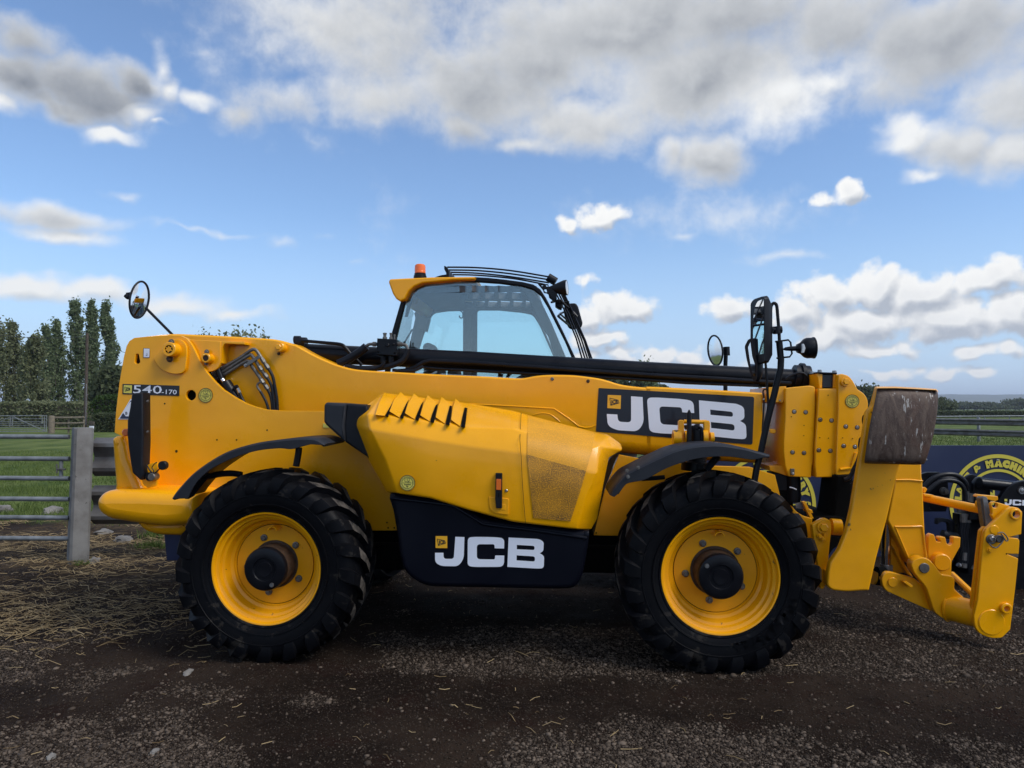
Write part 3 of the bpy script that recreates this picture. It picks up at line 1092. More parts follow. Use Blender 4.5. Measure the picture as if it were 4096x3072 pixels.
for (dx, dy, wd_, y, leafm, n, lab, seed) in [
        (243, 782, 2.6, 62, 'dark_leaf', 4200, 'dark green bushy tree between the last poplar and the yellow machine', 201),
        (452, 709, 4.4, 75, 'olive_leaf', 4200, 'treetop showing above the boom just right of the left round mirror stalk', 202),
        (505, 711, 4.0, 77, 'olive_leaf', 4200, 'treetop showing above the yellow boom foot, middle of three', 203),
        (548, 715, 3.2, 76, 'olive_leaf', 3600, 'treetop showing above the yellow boom foot, right one of three', 204),
        (1325, 798, 6.5, 95, 'dark_leaf', 4200, 'dark tree seen in the gap between black ram and boom, left of the decal', 205),
        (1392, 774, 2.7, 92, 'poplar_leaf', 3000, 'tree whose tip rises just above the black ram right of the cab', 206),
        (1640, 838, 4.0, 110, 'dark_leaf', 2600, 'small treetop in the gap under the ram beside the mirror pole', 207),
        (1873, 832, 4.6, 115, 'dark_leaf', 4200, 'bushy tree between the boom collars and the rusty foot plate', 208),
        (1908, 838, 4.6, 120, 'dark_leaf', 3800, 'bushy tree half hidden behind the rusty foot plate', 209),
        (2010, 856, 6.6, 170, 'dark_leaf', 4200, 'nearer bushy tree just right of the rusty foot plate', 210),
        (2038, 862, 5.5, 180, 'dark_leaf', 3000, 'bushy tree second to the right of the rusty foot plate', 211)]:
    tree('field_tree', at_px(dx, y), hgt(dy, y) * (1.06 if dx < 600 else 1.06), wd_, leafm, 'bark', lab, seed, BG, 'round', int(n * 1.5), .24 if y < 100 else .30)
for i, (dx, dy, wd_) in enumerate([(2066, 872, 14), (2084, 867, 16), (2104, 874, 16), (2126, 866, 14), (2140, 871, 16), (2160, 876, 18), (2182, 870, 15), (2202, 858, 16), (2222, 862, 18)]):
    lab = ['far hazy tree, first right of the two bushy trees by the rusty plate', 'far hazy tree, second in the row right of the rusty plate', 'far hazy tree, third in the row right of the rusty plate', 'far hazy round tree left of the fence post on the right',
         'small far tree just left above the post of the right hand barrier', 'low far hazy tree right above the fence post', 'far hazy tree in the row between fence post and the right edge', 'taller far hazy tree close to the right edge', 'far hazy tree cut by the right edge of the photo'][i]
    tree('distant_tree', at_px(dx, 430), hgt(dy, 430), wd_, 'dark_leaf', 'bark', lab, 300 + i, 'row of distant hazy trees', 'round', 1800, .75)


# hedges and thicket
def hedge(name, x0, x1, y0, y1, h, leafm, label, seed, n, leaf, cat='hedge', round_top=.3, kind=None):
    r = np.random.default_rng(seed)
    u, v, t = r.random(n), r.random(n), r.random(n) ** .6
    X, Y = x0 + (x1 - x0) * u, y0 + (y1 - y0) * v
    top = h * (1 - round_top * np.abs(u * 2 - 1) ** 6 - .10 * np.abs(v * 2 - 1) ** 4 + .10 * (fbm(X, Y, .8, seed) - .5))
    face = r.random(n)
    Y = np.where(face < .55, y0 + r.random(n) * .25, Y)
    Z = np.where(face < .55, top * r.random(n), top * (1 - r.random(n) * .08))
    V, F, tn = leaf_cards(np.stack([X, Y, Z], -1) + r.normal(0, .04, (n, 3)), leaf, r.normal(.25 + .45 * fbm(X, Z, 1.6, seed + 3), .15, n), r)
    o = tag(empty(name, ((x0 + x1) / 2, (y0 + y1) / 2, 0)), label, cat)
    V[:, 0] -= (x0 + x1) / 2
    V[:, 1] -= (y0 + y1) / 2
    link('foliage', np_mesh('foliage', V, F, tn), leafm, o)
    link('branches', box_mesh(-(x1 - x0) * .46, (x1 - x0) * .46, -(y1 - y0) * .30, (y1 - y0) * .40, 0, h * .86, .1), 'bark', o)
    return o


hx = lambda dx, y: at_px(dx, y)[0]
hedge('trimmed_hedge', hx(189, 52), hx(330, 52), 52, 54, hgt(853, 52), 'hedge_leaf', 'bright green trimmed hedge right of the telegraph pole', 41, 5200, .085)
hedge('field_hedge', hx(196, 46), hx(330, 46), 46, 47.5, hgt(893, 46), 'dark_leaf', 'low dark untrimmed hedge in front of the trimmed one', 42, 3600, .085, round_top=.1)
hedge('thicket', hx(-40, 58), hx(190, 58), 58, 62, hgt(868, 58), 'olive_leaf', 'brownish thicket under the poplars behind the far gate', 43, 5200, .13, cat='thicket', round_top=.1)
hedge('field_hedge', hx(1930, 120), hx(2290, 120), 120, 122, hgt(888, 120), 'dark_leaf', 'long dark hedge behind the crash barrier at the right', 44, 6000, .17, round_top=.0)
hedge('field_hedge', hx(1180, 100), hx(1460, 100), 100, 103, hgt(826, 100), 'dark_leaf', 'dark hedge seen through the gap between boom and ram', 45, 4000, .20, round_top=.2)

# ------------------------------------------------------------------ fences, posts, barrier
def Wq(px, py, y):
    d = ray(px, py)
    return Vector((0, 0, CAM_Z)) + d * (y / d.y)


fq = lambda *pts: [(p[0] / 2.37, 1600 + p[1] / 2.37) for p in pts]
yf = 7.2
fence = tag(empty('tubular_fence', (0, yf, 0)), 'galvanised tubular fence with six rails left of the concrete post', 'fence')
for k, (ya, yb_) in enumerate(((346, 350), (555, 558), (738, 745), (936, 940), (1113, 1117), (1312, 1314))):
    a, b2 = Wq(*fq((-900, ya - 6))[0], yf), Wq(*fq((655, yb_))[0], yf)
    tubes('rail', [([a - Vector((0, yf, 0)), b2 - Vector((0, yf, 0))], .0235)], 'galvanised', fence, 14)
zt, zb = Wq(*fq((0, 346))[0], yf).z, Wq(*fq((0, 1312))[0], yf).z
for px in (-880, -420):
    c = Wq(*fq((px, 346))[0], yf)
    tubes('upright', [([Vector((c.x, .03, 0)), Vector((c.x, .03, zt + .02))], .026)], 'galvanised', fence, 12)
c0, c1 = Wq(*fq((581, 580))[0], yf), Wq(*fq((578, 740))[0], yf)
lt = tubes('latch_plate', [([c0 - Vector((0, yf, 0)), c1 - Vector((0, yf, 0))], .018)], 'galvanised', fence, 8)
c0, c1 = Wq(*fq((560, 655))[0], yf), Wq(*fq((640, 655))[0], yf)
tubes('latch_bolt', [([c0 - Vector((0, yf + .03, 0)), c1 - Vector((0, yf + .03, 0))], .010)], 'dull_steel', lt, 8)
c0, c1 = Wq(*fq((556, 605))[0], yf), Wq(*fq((558, 690))[0], yf)
tubes('latch_keeper', [([c0 - Vector((0, yf + .03, 0)), c1 - Vector((0, yf + .03, 0))], .008)], 'dull_steel', lt, 8)

# chamfered concrete post, one edge towards the viewer
pt, pb = Wq(*fq((752, 262))[0], 7.2), Wq(*fq((724, 1550))[0], 7.1)
bm = bmesh.new()
S_ = .0875
for z, k in ((-.12, 1.0), (pt.z - .015, .985), (pt.z, .93)):
    ring = []
    for cx, cy in ((-1, -1), (1, -1), (1, 1), (-1, 1)):
        ch = .022
        for dx_, dy_ in (((0, 1), (1, 0)) if (cx, cy) == (-1, -1) else ((-1, 0), (0, 1)) if (cx, cy) == (1, -1) else ((0, -1), (-1, 0)) if (cx, cy) == (1, 1) else ((1, 0), (0, -1))):
            ring.append(bm.verts.new(((cx * S_ + dx_ * ch) * k, (cy * S_ + dy_ * ch) * k, z)))
    if z > -.12:
        for i in range(8):
            bm.faces.new((prev[i], prev[(i + 1) % 8], ring[(i + 1) % 8], ring[i]))
    prev = ring
bm.faces.new(prev)
po = link('concrete_post', bm_mesh(bm, 'post', 20), 'concrete', None, (pt.x, 7.22, 0))
po.rotation_euler = (0, math.radians(.9), math.radians(41))
tag(po, 'grey concrete gate post streaked with dark marks, left of the machine', 'post')


def barrier(name, p0, p1, rails, label, posts, hh=.31):
    """Steel crash barrier: corrugated beams and posts between two ground points."""
    d = (p1 - p0)
    ln = d.length
    o = tag(empty(name, p0, math.atan2(d.y, d.x)), label, 'crash barrier')
    prof = [(0, .5), (-.012, .47), (-.075, .36), (-.080, .27), (-.020, .08), (-.012, 0), (-.020, -.08), (-.080, -.27), (-.075, -.36), (-.012, -.47), (0, -.5)]
    for z in rails:
        secs = []
        for x in np.linspace(0, ln, 9):
            ring = [Vector((x, y, z + s * hh)) for y, s in prof] + [Vector((x, y + .006, z + s * hh)) for y, s in prof[::-1]]
            secs.append(ring)
        link('beam', loft_mesh(secs, True, 25), 'barrier_steel', o)
    for x in posts:
        link('post', box_mesh(x - .05, x + .05, .012, .14, -.1, max(rails) + .22, .006), 'galvanised', o)
    return o


ztop, zlo = Wq(0, 1600 + 540 / 2.37, 7.42).z, Wq(0, 1600 + 995 / 2.37, 7.42).z
barrier('crash_barrier', Vector((-4.35, 7.44, 0)), Vector((1.30, 7.44, 0)), [ztop, zlo], 'dark weathered crash barrier behind the rear of the machine', [1.6, 3.6, 5.4], .40)
pa_, pb_ = Wq(3400 + 700 / 3.016, 1450 + 705 / 3.016, 36.2), Wq(3400 + 2500 / 3.016, 1450 + 738 / 3.016, 30.6)
zz = [pa_.z, Wq(3400 + 1500 / 3.016, 1450 + 845 / 3.016, 33.8).z]
pa_.z = pb_.z = 0
px_ = Wq(3400 + 1588 / 3.016, 1633, 33.6)
barrier('crash_barrier', pa_, pb_, zz, 'two-rail steel crash barrier across the field at the right edge', [(px_ - pa_).xy.length], .31)

wr = tag(empty('rail_fence', (0, 95, 0)), 'thin pale rail fence along the foot of the long dark hedge at the right', 'fence')
jr = lambda x, y: Wq(3400 + x / 3.016, 1450 + y / 3.016, 95) - Vector((0, 95, 0))
tubes('rail', [([jr(600, 655), jr(2600, 640)], .075)], 'galvanised', wr, 8)
for x_ in (730, 1030, 1330, 1630, 1930, 2090, 2400):
    a = jr(x_, 636)
    tubes('post', [([Vector((a.x, .1, -.2)), Vector((a.x, .1, a.z))], .07)], 'galvanised', wr, 6)

# far metal gate, wooden rails, poles
fq2 = lambda *pts: [(p[0] / 4.424, 1550 + p[1] / 4.424) for p in pts]
yg = 43.0
gate = tag(empty('field_gate', (0, yg, 0)), 'galvanised field gate with diagonal braces far away under the poplars', 'gate')
g3 = lambda p: Wq(*fq2(p)[0], yg) - Vector((0, yg, 0))
for k, y in enumerate((500, 553, 602, 632, 668, 705, 740, 776)):
    tubes('gate_rail', [([g3((-900, y + 6)), g3((830, y - (0 if k else 2)))], .026 if k in (0, 7) else .018)], 'galvanised', gate, 8)
for a, b2 in (((828, 495), (820, 785)), ((185, 515), (175, 700)), ((218, 520), (215, 690)), ((745, 505), (745, 640)), ((785, 505), (790, 770)), ((-880, 500), (-880, 780))):
    tubes('gate_upright', [([g3(a), g3(b2)], .022)], 'galvanised', gate, 8)
for a, b2 in (((205, 515), (-260, 720)), ((215, 515), (820, 782)), ((250, 515), (600, 690))):
    tubes('gate_brace', [([g3(a), g3(b2)], .022)], 'galvanised', gate, 8)
c = Wq(*fq2((868, 820))[0], 43)
pm = lathe_mesh([(.185, -.2), (.18, .4), (.172, 1.05), (.16, 1.10), (.0, 1.12)], 12, 'Z')
tag(link('gate_post', pm, 'old_wood', None, (c.x, 43.2, 0)), 'thick wooden gate post at the right end of the far gate', 'post')
wf = tag(empty('wooden_fence', (0, 43.4, 0)), 'three-rail wooden fence between the gate post and the telegraph pole', 'fence')
g4 = lambda p: Wq(*fq2(p)[0], 43.4) - Vector((0, 43.4, 0))
for y0_, y1_, r_ in ((535, 530, .065), (637, 628, .058), (730, 722, .055)):
    tubes('rail', [([g4((905, y0_)), g4((1200, (y0_ + y1_) / 2 + 3)), g4((1490, y1_))], r_)], 'old_wood', wf, 8)
for x_, ya_ in ((1200, 530), (1468, 560)):
    tubes('post', [([g4((x_, 850)) + Vector((0, .08, -.2)), g4((x_, ya_)) + Vector((0, .08, 0))], .055)], 'old_wood', wf, 8)
c = Wq(185 * 1.85172, 1633, 54)
pt_ = Wq(185 * 1.85172, 719 * 1.85172, 54)
pole = tag(empty('telegraph_pole', (c.x, 54, 0)), 'brown wooden telegraph pole standing before the tall poplars', 'pole')
pole_m = lathe_mesh([(.125, -.3), (.12, 1.5), (.10, pt_.z - .03), (.05, pt_.z), (0, pt_.z)], 12, 'Z')
link('shaft', pole_m, 'pole_wood', pole)
tubes('guard_strip', [([Vector((.085, -.10, .3)), Vector((.08, -.10, 3.4))], .022)], 'galvanised', pole, 6)
fx = lambda *pts: [(p[0] / 2.765, 1000 + p[1] / 2.765) for p in pts]
top_ = Vector((c.x, 54, pt_.z - .25))
wa = Wq(*fx((-300, 900))[0], 40)
wb = Wq(*fx((1700, 1215))[0], 60)
for e2, lab in ((wa, 'black overhead cable running left from the telegraph pole'), (wb, 'black overhead cable running right from the telegraph pole behind the machine')):
    pts = [top_.lerp(e2, t) + Vector((0, 0, -.5 * 4 * t * (1 - t) * .5)) for t in np.linspace(0, 1, 14)]
    tag(tubes('overhead_cable', [(pts, .018)], 'cable', None, 6), lab, 'cable')
c = Wq(*fq2((1620, 720))[0], 44)
mk = tag(empty('marker_post', (c.x, 44, 0)), 'short white marker post at the foot of the dark hedge', 'post')
link('shaft', box_mesh(-.13, .13, -.04, .04, 0, .48, .01), 'white_print', mk)
link('cap', box_mesh(-.16, .16, -.06, .06, .48, .74, .02), 'bark', mk)


# ---- loose stones and weeds near the post
def boulder(label, px, py, y, s, seed):
    r_ = random.Random(seed)
    bm = bmesh.new()
    bmesh.ops.create_icosphere(bm, subdivisions=3, radius=1.0)
    for v in bm.verts:
        n_ = fractal(v.co * 1.3 + Vector((seed, 0, 0)), 1.0, 2.0, 3)
        v.co *= (.85 + .35 * n_)
        v.co = Vector((v.co.x * s[0], v.co.y * s[1], v.co.z * s[2]))
    p = Wq(px, py, y)
    z = float(relief(np.array([p.x]), np.array([y]))[0])
    o = link('loose_stone', bm_mesh(bm, 'stone', 28), 'stone', None, (p.x, y, z + s[2] * .25))
    o.rotation_euler = (0, 0, r_.random() * 6)
    tag(o, label, 'stone', 'loose stones by the fence')


GY_ = lambda py: CAM_Z / math.tan(math.atan((py - 1536) / FPX) - PITCH)
for lab, p, s, sd in (('pale stone lying at the right foot of the concrete post', (890, 1548), (.065, .05, .045), 1),
                      ('largest pale stone between concrete post and rear tyre', (1160, 1335), (.16, .10, .07), 2),
                      ('brown stone just left of the largest pale stone', (985, 1265), (.13, .09, .055), 3),
                      ('pale stone in the grass edge left of the concrete post', (500, 1072), (.20, .12, .085), 4),
                      ('pale stone in the grass edge at the left picture edge', (20, 1078), (.16, .12, .10), 5)):
    py = 1600 + p[1] / 2.37
    boulder(lab, p[0] / 2.37, py, GY_(py), s, sd)
fz = lambda x, y: (x / 1.58, 2200 + y / 1.58)
for lab, p, s, sd in (('flat tan scrap stone on the gravel below the rear tyre', (1190, 772), (.055, .028, .012), 6),
                      ('light grey stone at the bottom left corner of the yard', (325, 1310), (.030, .024, .018), 7),
                      ('dark flat stone at the bottom, right of the light grey one', (975, 1278), (.030, .02, .012), 8)):
    q_ = fz(*p)
    boulder(lab, q_[0], q_[1], GY_(q_[1]), s, sd)


def weed(label, px, py, n, h, seed):
    y = GY_(py)
    p = Wq(px, py, y)
    r_ = np.random.default_rng(seed)
    xs2, ys2 = r_.normal(0, h * .7, n), r_.normal(0, h * .5, n)
    z0 = float(relief(np.array([p.x]), np.array([y]))[0])
    V, F, t = blades(n, xs2 * 0, ys2 * 0, h * .3, h, .006, seed)
    V = V.reshape(n, 3, 3)
    V[:, :, 2] -= V[:, :1, 2]
    V = V + np.stack([xs2, ys2, np.full(n, z0 - .01)], -1)[:, None]
    V = V.reshape(-1, 3)
    o = link('weed', np_mesh('weed', V, F, t), 'grass_blade', None, (p.x, y, 0))
    tag(o, label, 'weed', 'weeds in the yard')


for lab, (px, py), n, h, sd in (('green weed tuft between the largest pale stone and the rear tyre', (1430 / 2.37, 1600 + 1400 / 2.37), 260, .12, 3),
                                ('green weeds under the yellow counterweight', (1480 / 2.37, 1600 + 1290 / 2.37), 300, .12, 4),
                                ('small weeds at the foot of the concrete post', (770 / 2.37, 1600 + 1565 / 2.37), 80, .07, 5)):
    weed(lab, px, py, n, h, sd)

# ------------------------------------------------------------------ the telehandler
YAW = math.radians(4.0)
MORG = Vector((-0.1465, 4.29, 0.0))
MINV = Matrix.Rotation(YAW, 3, 'Z')
CAM_L = MINV @ (Vector((0, 0, CAM_Z)) - MORG)
tele = tag(empty('telehandler', MORG, -YAW), 'yellow telescopic handler with black cab frame and big black tyres parked on the dirt yard', 'telehandler')


def L(px, py, ly):
    """Point of the photograph on the machine's own plane `ly` metres in from the near tyre face (machine coordinates)."""
    d = MINV @ ray(px, py)
    t = (ly - CAM_L.y) / d.y
    return CAM_L + d * t


def Lz(px, py, z):
    d = MINV @ ray(px, py)
    t = (z - CAM_L.z) / d.z
    return CAM_L + d * t


def Lplane(px, py, p0, nrm):
    d = MINV @ ray(px, py)
    t = (p0 - CAM_L).dot(nrm) / d.dot(nrm)
    return CAM_L + d * t


def fr(x0, y0, s):
    return lambda *pts: [(x0 + p[0] / s, y0 + p[1] / s) + tuple(r / s for r in p[2:]) for p in pts]


fA, fB, fC, fD = fr(380, 1300, 2.765), fr(1100, 1200, 2.765), fr(1500, 1000, 2.212), fr(1250, 1500, 2.765)
fE, fG, fH, fJ = fr(1950, 1500, 2.765), fr(2600, 1100, 2.765), fr(2900, 1400, 3.318), fr(3400, 1450, 3.016)
fK, fM, fN, fO = fr(3400, 1900, 2.3707), fr(2900, 1800, 2.765), fr(600, 1750, 1.746), fr(2350, 1800, 1.7467)
fP, fQ, fR, fT = fr(1450, 1900, 2.212), fr(0, 1600, 2.37), fr(2650, 1600, 4.74), fr(2100, 1050, 4.149)
fU, fX, fZ = fr(3750, 1800, 3.017), fr(0, 1000, 2.765), fr(0, 0, .54004)


def xz(pts, ly):
    return [(v.x, v.z) for v in (L(p[0], p[1], ly) for p in pts)]


def circ(px, py, r, ly, n=20, ry=None):
    """Circle of r metres round a point of the photograph, as an (x, z) outline."""
    c = L(px, py, ly)
    ry = ry or r
    return [(c.x + r * math.cos(2 * math.pi * k / n), c.z + ry * math.sin(2 * math.pi * k / n)) for k in range(n)]


def pl(name, pts, ly, th, material, parent=None, r=0.0, holes=(), bev=.004, seg=1, label=None):
    me = plate_mesh([xz(fillet(pts, r), ly + (bev * .7 if bev > .02 else 0))] + list(holes), ly, th, bev, seg)
    o = link(name, me, material, parent if parent is not None else tele)
    if label:
        o['label'] = label
    return o


def cyl(name, p, ly, r, length, material, parent=None, n=24, bev=.004, inner=0.0, label=None):
    """Pin or boss facing the viewer at a point of the photograph, running away from it."""
    c = L(p[0], p[1], ly)
    prof = [(inner, 0), (r - bev, 0), (r, bev), (r, length)] if inner == 0 else [(inner, length), (inner, 0), (r - bev, 0), (r, bev), (r, length)]
    me = lathe_mesh(prof, n)
    me.transform(Matrix.Translation(c))
    o = link(name, me, material, parent if parent is not None else tele)
    if label:
        o['label'] = label
    return o


def hexbolt(name, p, ly, r, material, parent=None, h=.012):
    c = L(p[0], p[1], ly)
    me = join([(lathe_mesh([(0, -h), (r * .85, -h), (r, -h * .8), (r, 0)], 6), None), (lathe_mesh([(0, -h * .25), (r * 1.45, -h * .25), (r * 1.5, 0)], 16), None)])
    me.transform(Matrix.Translation(c))
    return link(name, smooth(me, 30), material, parent if parent is not None else tele)


def path(pts, ly):
    lys = ly if isinstance(ly, (list, tuple)) else [ly] * len(pts)
    return [L(p[0], p[1], y) for p, y in zip(pts, lys)]


def tub(name, pts, ly, r, material, parent=None, n=10, curve=4):
    P = path(pts, ly)
    if curve and len(P) > 2:
        P = crom(P, curve)
        if isinstance(r, (list, tuple)):
            r = None
    return tubes(name, [(P, r)], material, parent if parent is not None else tele, n)


def put(name, me, p, ly, material, parent, rot=0.0):
    me.transform(Matrix.Translation(L(p[0], p[1], ly)) @ Matrix.Rotation(rot, 4, 'Y') @ UPR)
    return link(name, me, material, parent)


# ---- letters of the big mark: outlines traced once, placed by an affine map
def big_letters():
    J = [(822, 547), (902, 549), (896, 740, 70), (850, 807, 60), (700, 805, 60), (643, 775, 60), (643, 688), (716, 688), (718, 742, 26), (808, 742, 26)]
    C = [(1000, 547, 60), (1180, 550, 60), (1255, 560, 60), (1253, 650), (1170, 648), (1168, 612, 28), (1012, 612, 30), (1012, 745, 30), (1172, 747, 28),
         (1174, 712), (1254, 713), (1252, 812, 62), (1000, 813, 70), (930, 805, 66), (932, 552, 66)]
    B = [(1293, 553), (1560, 566, 60), (1604, 590, 50), (1600, 672, 44), (1568, 692), (1607, 716, 44), (1604, 826, 62), (1540, 827, 40), (1282, 812)]
    B1 = [(1366, 618), (1522, 627, 18), (1522, 664, 18), (1365, 657)]
    B2 = [(1364, 710), (1526, 720, 20), (1526, 766, 20), (1363, 755)]
    return [[fillet(J)], [fillet(C)], [fillet(B), fillet(B1), fillet(B2)]]


def affine(src, dst):
    A = np.array([[x, y, 1] for x, y in src], float)
    return np.linalg.solve(A, np.array(dst, float))


def lettering(name, T, ly, parent, material='white_print', th=.003):
    ms = []
    for loops in big_letters():
        lp = [xz([tuple(np.array([x, y, 1.0]) @ T) for x, y in l], ly) for l in loops]
        ms.append((plate_mesh(lp, ly - th, th, .0004, 1), None))
    return link(name, join(ms), material, parent)


def emblem(quad, ly, parent, col='orange_print', flip=1):
    """Small square badge: a coloured square with a leaning outlined plate and three letters."""
    o = pl('badge', quad, ly - .0035, .0025, col, parent, bev=.0004)
    Q = [np.array(p[:2]) for p in quad]

    def uv(u, v):
        return tuple((1 - v) * ((1 - u) * Q[0] + u * Q[1]) + v * ((1 - u) * Q[3] + u * Q[2]))
    out = [uv(.14, .20), uv(.80, .34), uv(.90, .58), uv(.24, .80)]
    inn = [uv(.185, .25), uv(.775, .375), uv(.85, .56), uv(.265, .735)]
    ring = plate_mesh([xz(fillet(out, 2), ly), xz(fillet(inn, 2), ly)], ly - .005, .0012, .0002)
    t = text_mesh('JCB', 1.0, .035)
    c, ex, ey = (L(*uv(.53, .52), ly - .0052), L(*uv(.92, .545), ly - .0052), L(*uv(.53, .18), ly - .0052))
    s = (ex - c).length / 1.05
    t.transform(Matrix.Translation(c) @ UPR @ Matrix.Rotation(-.02, 4, 'Z') @ Matrix.Diagonal((s * .86, s * 1.1, s, 1)))
    link('badge_mark', join([(ring, None), (t, None)]), 'ink_black', parent)
    return o


def sticker(p, ly, r, parent=None):
    """Round yellow supplier sticker."""
    e = empty('supplier_sticker', parent=parent if parent is not None else tele)
    c = L(p[0], p[1], ly)
    M = Matrix.Translation(c) @ UPR

    def add(nm, parts, z, m):
        me = join(parts)
        me.transform(M @ Matrix.Translation((0, 0, z)) @ Matrix.Scale(r, 4))
        return link(nm, me, m, e)
    add('disc', [(disc_mesh(1.0), None)], .001, 'sticker_yellow')
    T = Matrix.Translation
    line = lambda x0, y0, x1, y1: (pyd('q', [(x0, y0, 0), (x1, y0, 0), (x1, y1, 0), (x0, y1, 0)], [(0, 1, 2, 3)], recalc=False), None)
    mk = [(ring_mesh(.93, 1.0), None), (ring_mesh(.68, .735), None), line(-.70, -.02, .70, .02)]
    mk += [line(-.02, .30, .02, .56), line(.26, .28, .30, .56), line(-.02, .54, .30, .58), line(-.02, .24, .30, .28),
           line(-.36, .50, -.02, .54), line(-.36, .18, -.32, .54), line(-.36, .18, -.14, .22), line(.10, .14, .18, .24),
           line(-.20, .12, .36, .16), line(-.24, .02, -.20, .14), line(.36, .02, .40, .14), line(-.02, .02, .02, .12), line(.16, .02, .20, .12)]
    mk += [(text_mesh('Supplied', .26, .008), T((0, -.20, 0))), (text_mesh('By', .26, .008), T((0, -.46, 0)))]
    mk += arc_text('LBF PLANT & MACHINERY SALES', .83, .175, 90)
    mk += arc_text('www.lbfsales.co.uk', .83, .175, -90, cw=False)
    add('print', mk, .002, 'ink_black')
    return e


# ---- wheels -----------------------------------------------------------
WZ, WR = .572, .592


def tyre_mesh():
    half = [(.332, .060), (.336, .036), (.352, .026), (.385, .012), (.43, .002), (.475, .000), (.515, .008), (.540, .026), (.556, .060), (.564, .13), (.568, .23)]
    prof = half + [(r, .46 - y) for r, y in half[-2::-1]]
    ms = [(lathe_mesh(prof, 72, ang=50), None)]
    V, F = [], []
    N = 21
    steps = [(.215, 0.0, .567, (1, 0), .036, .036), (.135, 7.5, .564, (1, 0), .037, .038), (.062, 13.0, .557, (.97, -.25), .036, .046),
             (.022, 15.6, .540, (.78, -.62), .031, .052), (.006, 17.2, .508, (.35, -.93), .024, .050), (.000, 18.4, .468, (.0, -1), .004, .038)]
    for side in (0, 1):
        for k in range(N):
            a0 = 360.0 * (k + .5 * side) / N
            base = len(V)
            for (y, da, rb, (nr, ny), h, hw) in steps:
                ang = math.radians(a0 + da)
                tilt = .55
                yy = y if side == 0 else .46 - y
                nyy = ny if side == 0 else -ny
                for s, up in ((-1, -.012), (-.80, h), (.80, h), (1, -.012)):
                    a = ang + s * hw / rb * (1.0 + (.12 if up > 0 else 0) * -1)
                    r = rb + nr * up
                    V.append((r * math.cos(a), yy + nyy * up, r * math.sin(a)))
            m = len(steps)
            for i in range(m - 1):
                for j in range(3):
                    q = base + i * 4 + j
                    F.append((q, q + 1, q + 5, q + 4))
            F.append((base, base + 1, base + 2, base + 3))
            e = base + (m - 1) * 4
            F.append((e + 3, e + 2, e + 1, e))
    ms.append((pyd('lugs', V, F, 28), None))
    me = join(ms)
    # raised rings and lettering blocks moulded on the sidewall
    rings = [(lathe_mesh([(.388, .013), (.391, .004), (.398, .001), (.401, .009)], 72), None), (lathe_mesh([(.455, .002), (.458, -.003), (.463, -.003), (.466, .002)], 72), None),
             (lathe_mesh([(.345, .030), (.350, .020), (.357, .018), (.362, .024)], 72), None)]
    me2 = join([(me, None)] + rings)
    me2 = smooth(me2, 38)
    return me2


def build_tyre_material(me):
    me.materials.append(MATS['rubber'])
    me.materials.append(MATS['dusty_rubber'])
    # the tread crowns carry dried dirt
    for p in me.polygons:
        c = p.center
        r = math.hypot(c.x, c.z)
        p.material_index = 1 if (r > .585 and .0 < c.y < .46) else 0


RIM = [(.330, .075), (.344, .062), (.350, .044), (.350, .030), (.344, .024), (.336, .026), (.331, .036), (.329, .050), (.320, .056), (.311, .058), (.309, .076),
       (.306, .086), (.292, .092), (.288, .100), (.286, .128), (.279, .142), (.268, .148), (.262, .152), (.259, .166), (.2530, .172), (.2520, .182), (.2485, .182), (.2478, .171), (.10, .172)]
HUB_F = [(.0, .004), (.045, .004), (.048, .010), (.068, .010), (.072, .004), (.112, .004), (.128, .010), (.134, .022), (.135, .040)]


def wheel(name, x, ly, turn, spin, label, hubcol, letters):
    e = empty(name, (x, ly, WZ), turn, tele)
    e['label'] = label
    sp = Matrix.Rotation(spin, 4, 'Y')
    t = wheel.tyre.copy()
    t.transform(sp)
    link('tyre', t, None, e)
    link('rim', wheel.rim, None, e)
    link('rim', wheel.joint, None, e).name = 'disc_joint'
    link('hub', wheel.hub, None, e)
    link('hub_cap', wheel.cap, None, e)
    for k in range(5):
        a = math.radians(114 + 72 * k) + spin * .0
        m = lathe_mesh([(0, .148), (.012, .148), (.0145, .152), (.0145, .158), (.021, .160), (.022, .171)], 12)
        m.transform(Matrix.Translation((.180 * math.cos(a), 0, .180 * math.sin(a))))
        link('wheel_nut', m, 'dull_steel', e)
    # half-round guard over the valve
    V, F = [], []
    for i, yy in enumerate((.085, .168)):
        for rr in (.030, .0255):
            for k in range(9):
                a = math.pi * (.02 + .96 * k / 8)
                V.append((.012 + rr * math.cos(a), yy, .222 + rr * math.sin(a) * .9))
    for k in range(8):
        F += [(k, k + 1, k + 19, k + 18), (k + 9, k + 27, k + 28, k + 10), (k, k + 9, k + 10, k + 1), (k + 18, k + 19, k + 28, k + 27)]
    link('valve_guard', pyd('guard', V, F, 50), 'yellow_paint', e)
    m = lathe_mesh([(0, -.004), (.012, -.004), (.014, .006)], 14)
    a = math.radians(-62 if letters == 0 else 142)
    m.transform(Matrix.Translation((.104 * math.cos(a), 0, .104 * math.sin(a))))
    link('drain_plug', m, 'steel', e)
    if letters:
        tx = join(arc_text('SITEMASTER', .425, .062, -47, bold=.02))
        tx.transform(Matrix.Translation((0, -.0005, 0)) @ UPR)
        link('lettering', tx, 'rubber', e)
    return e


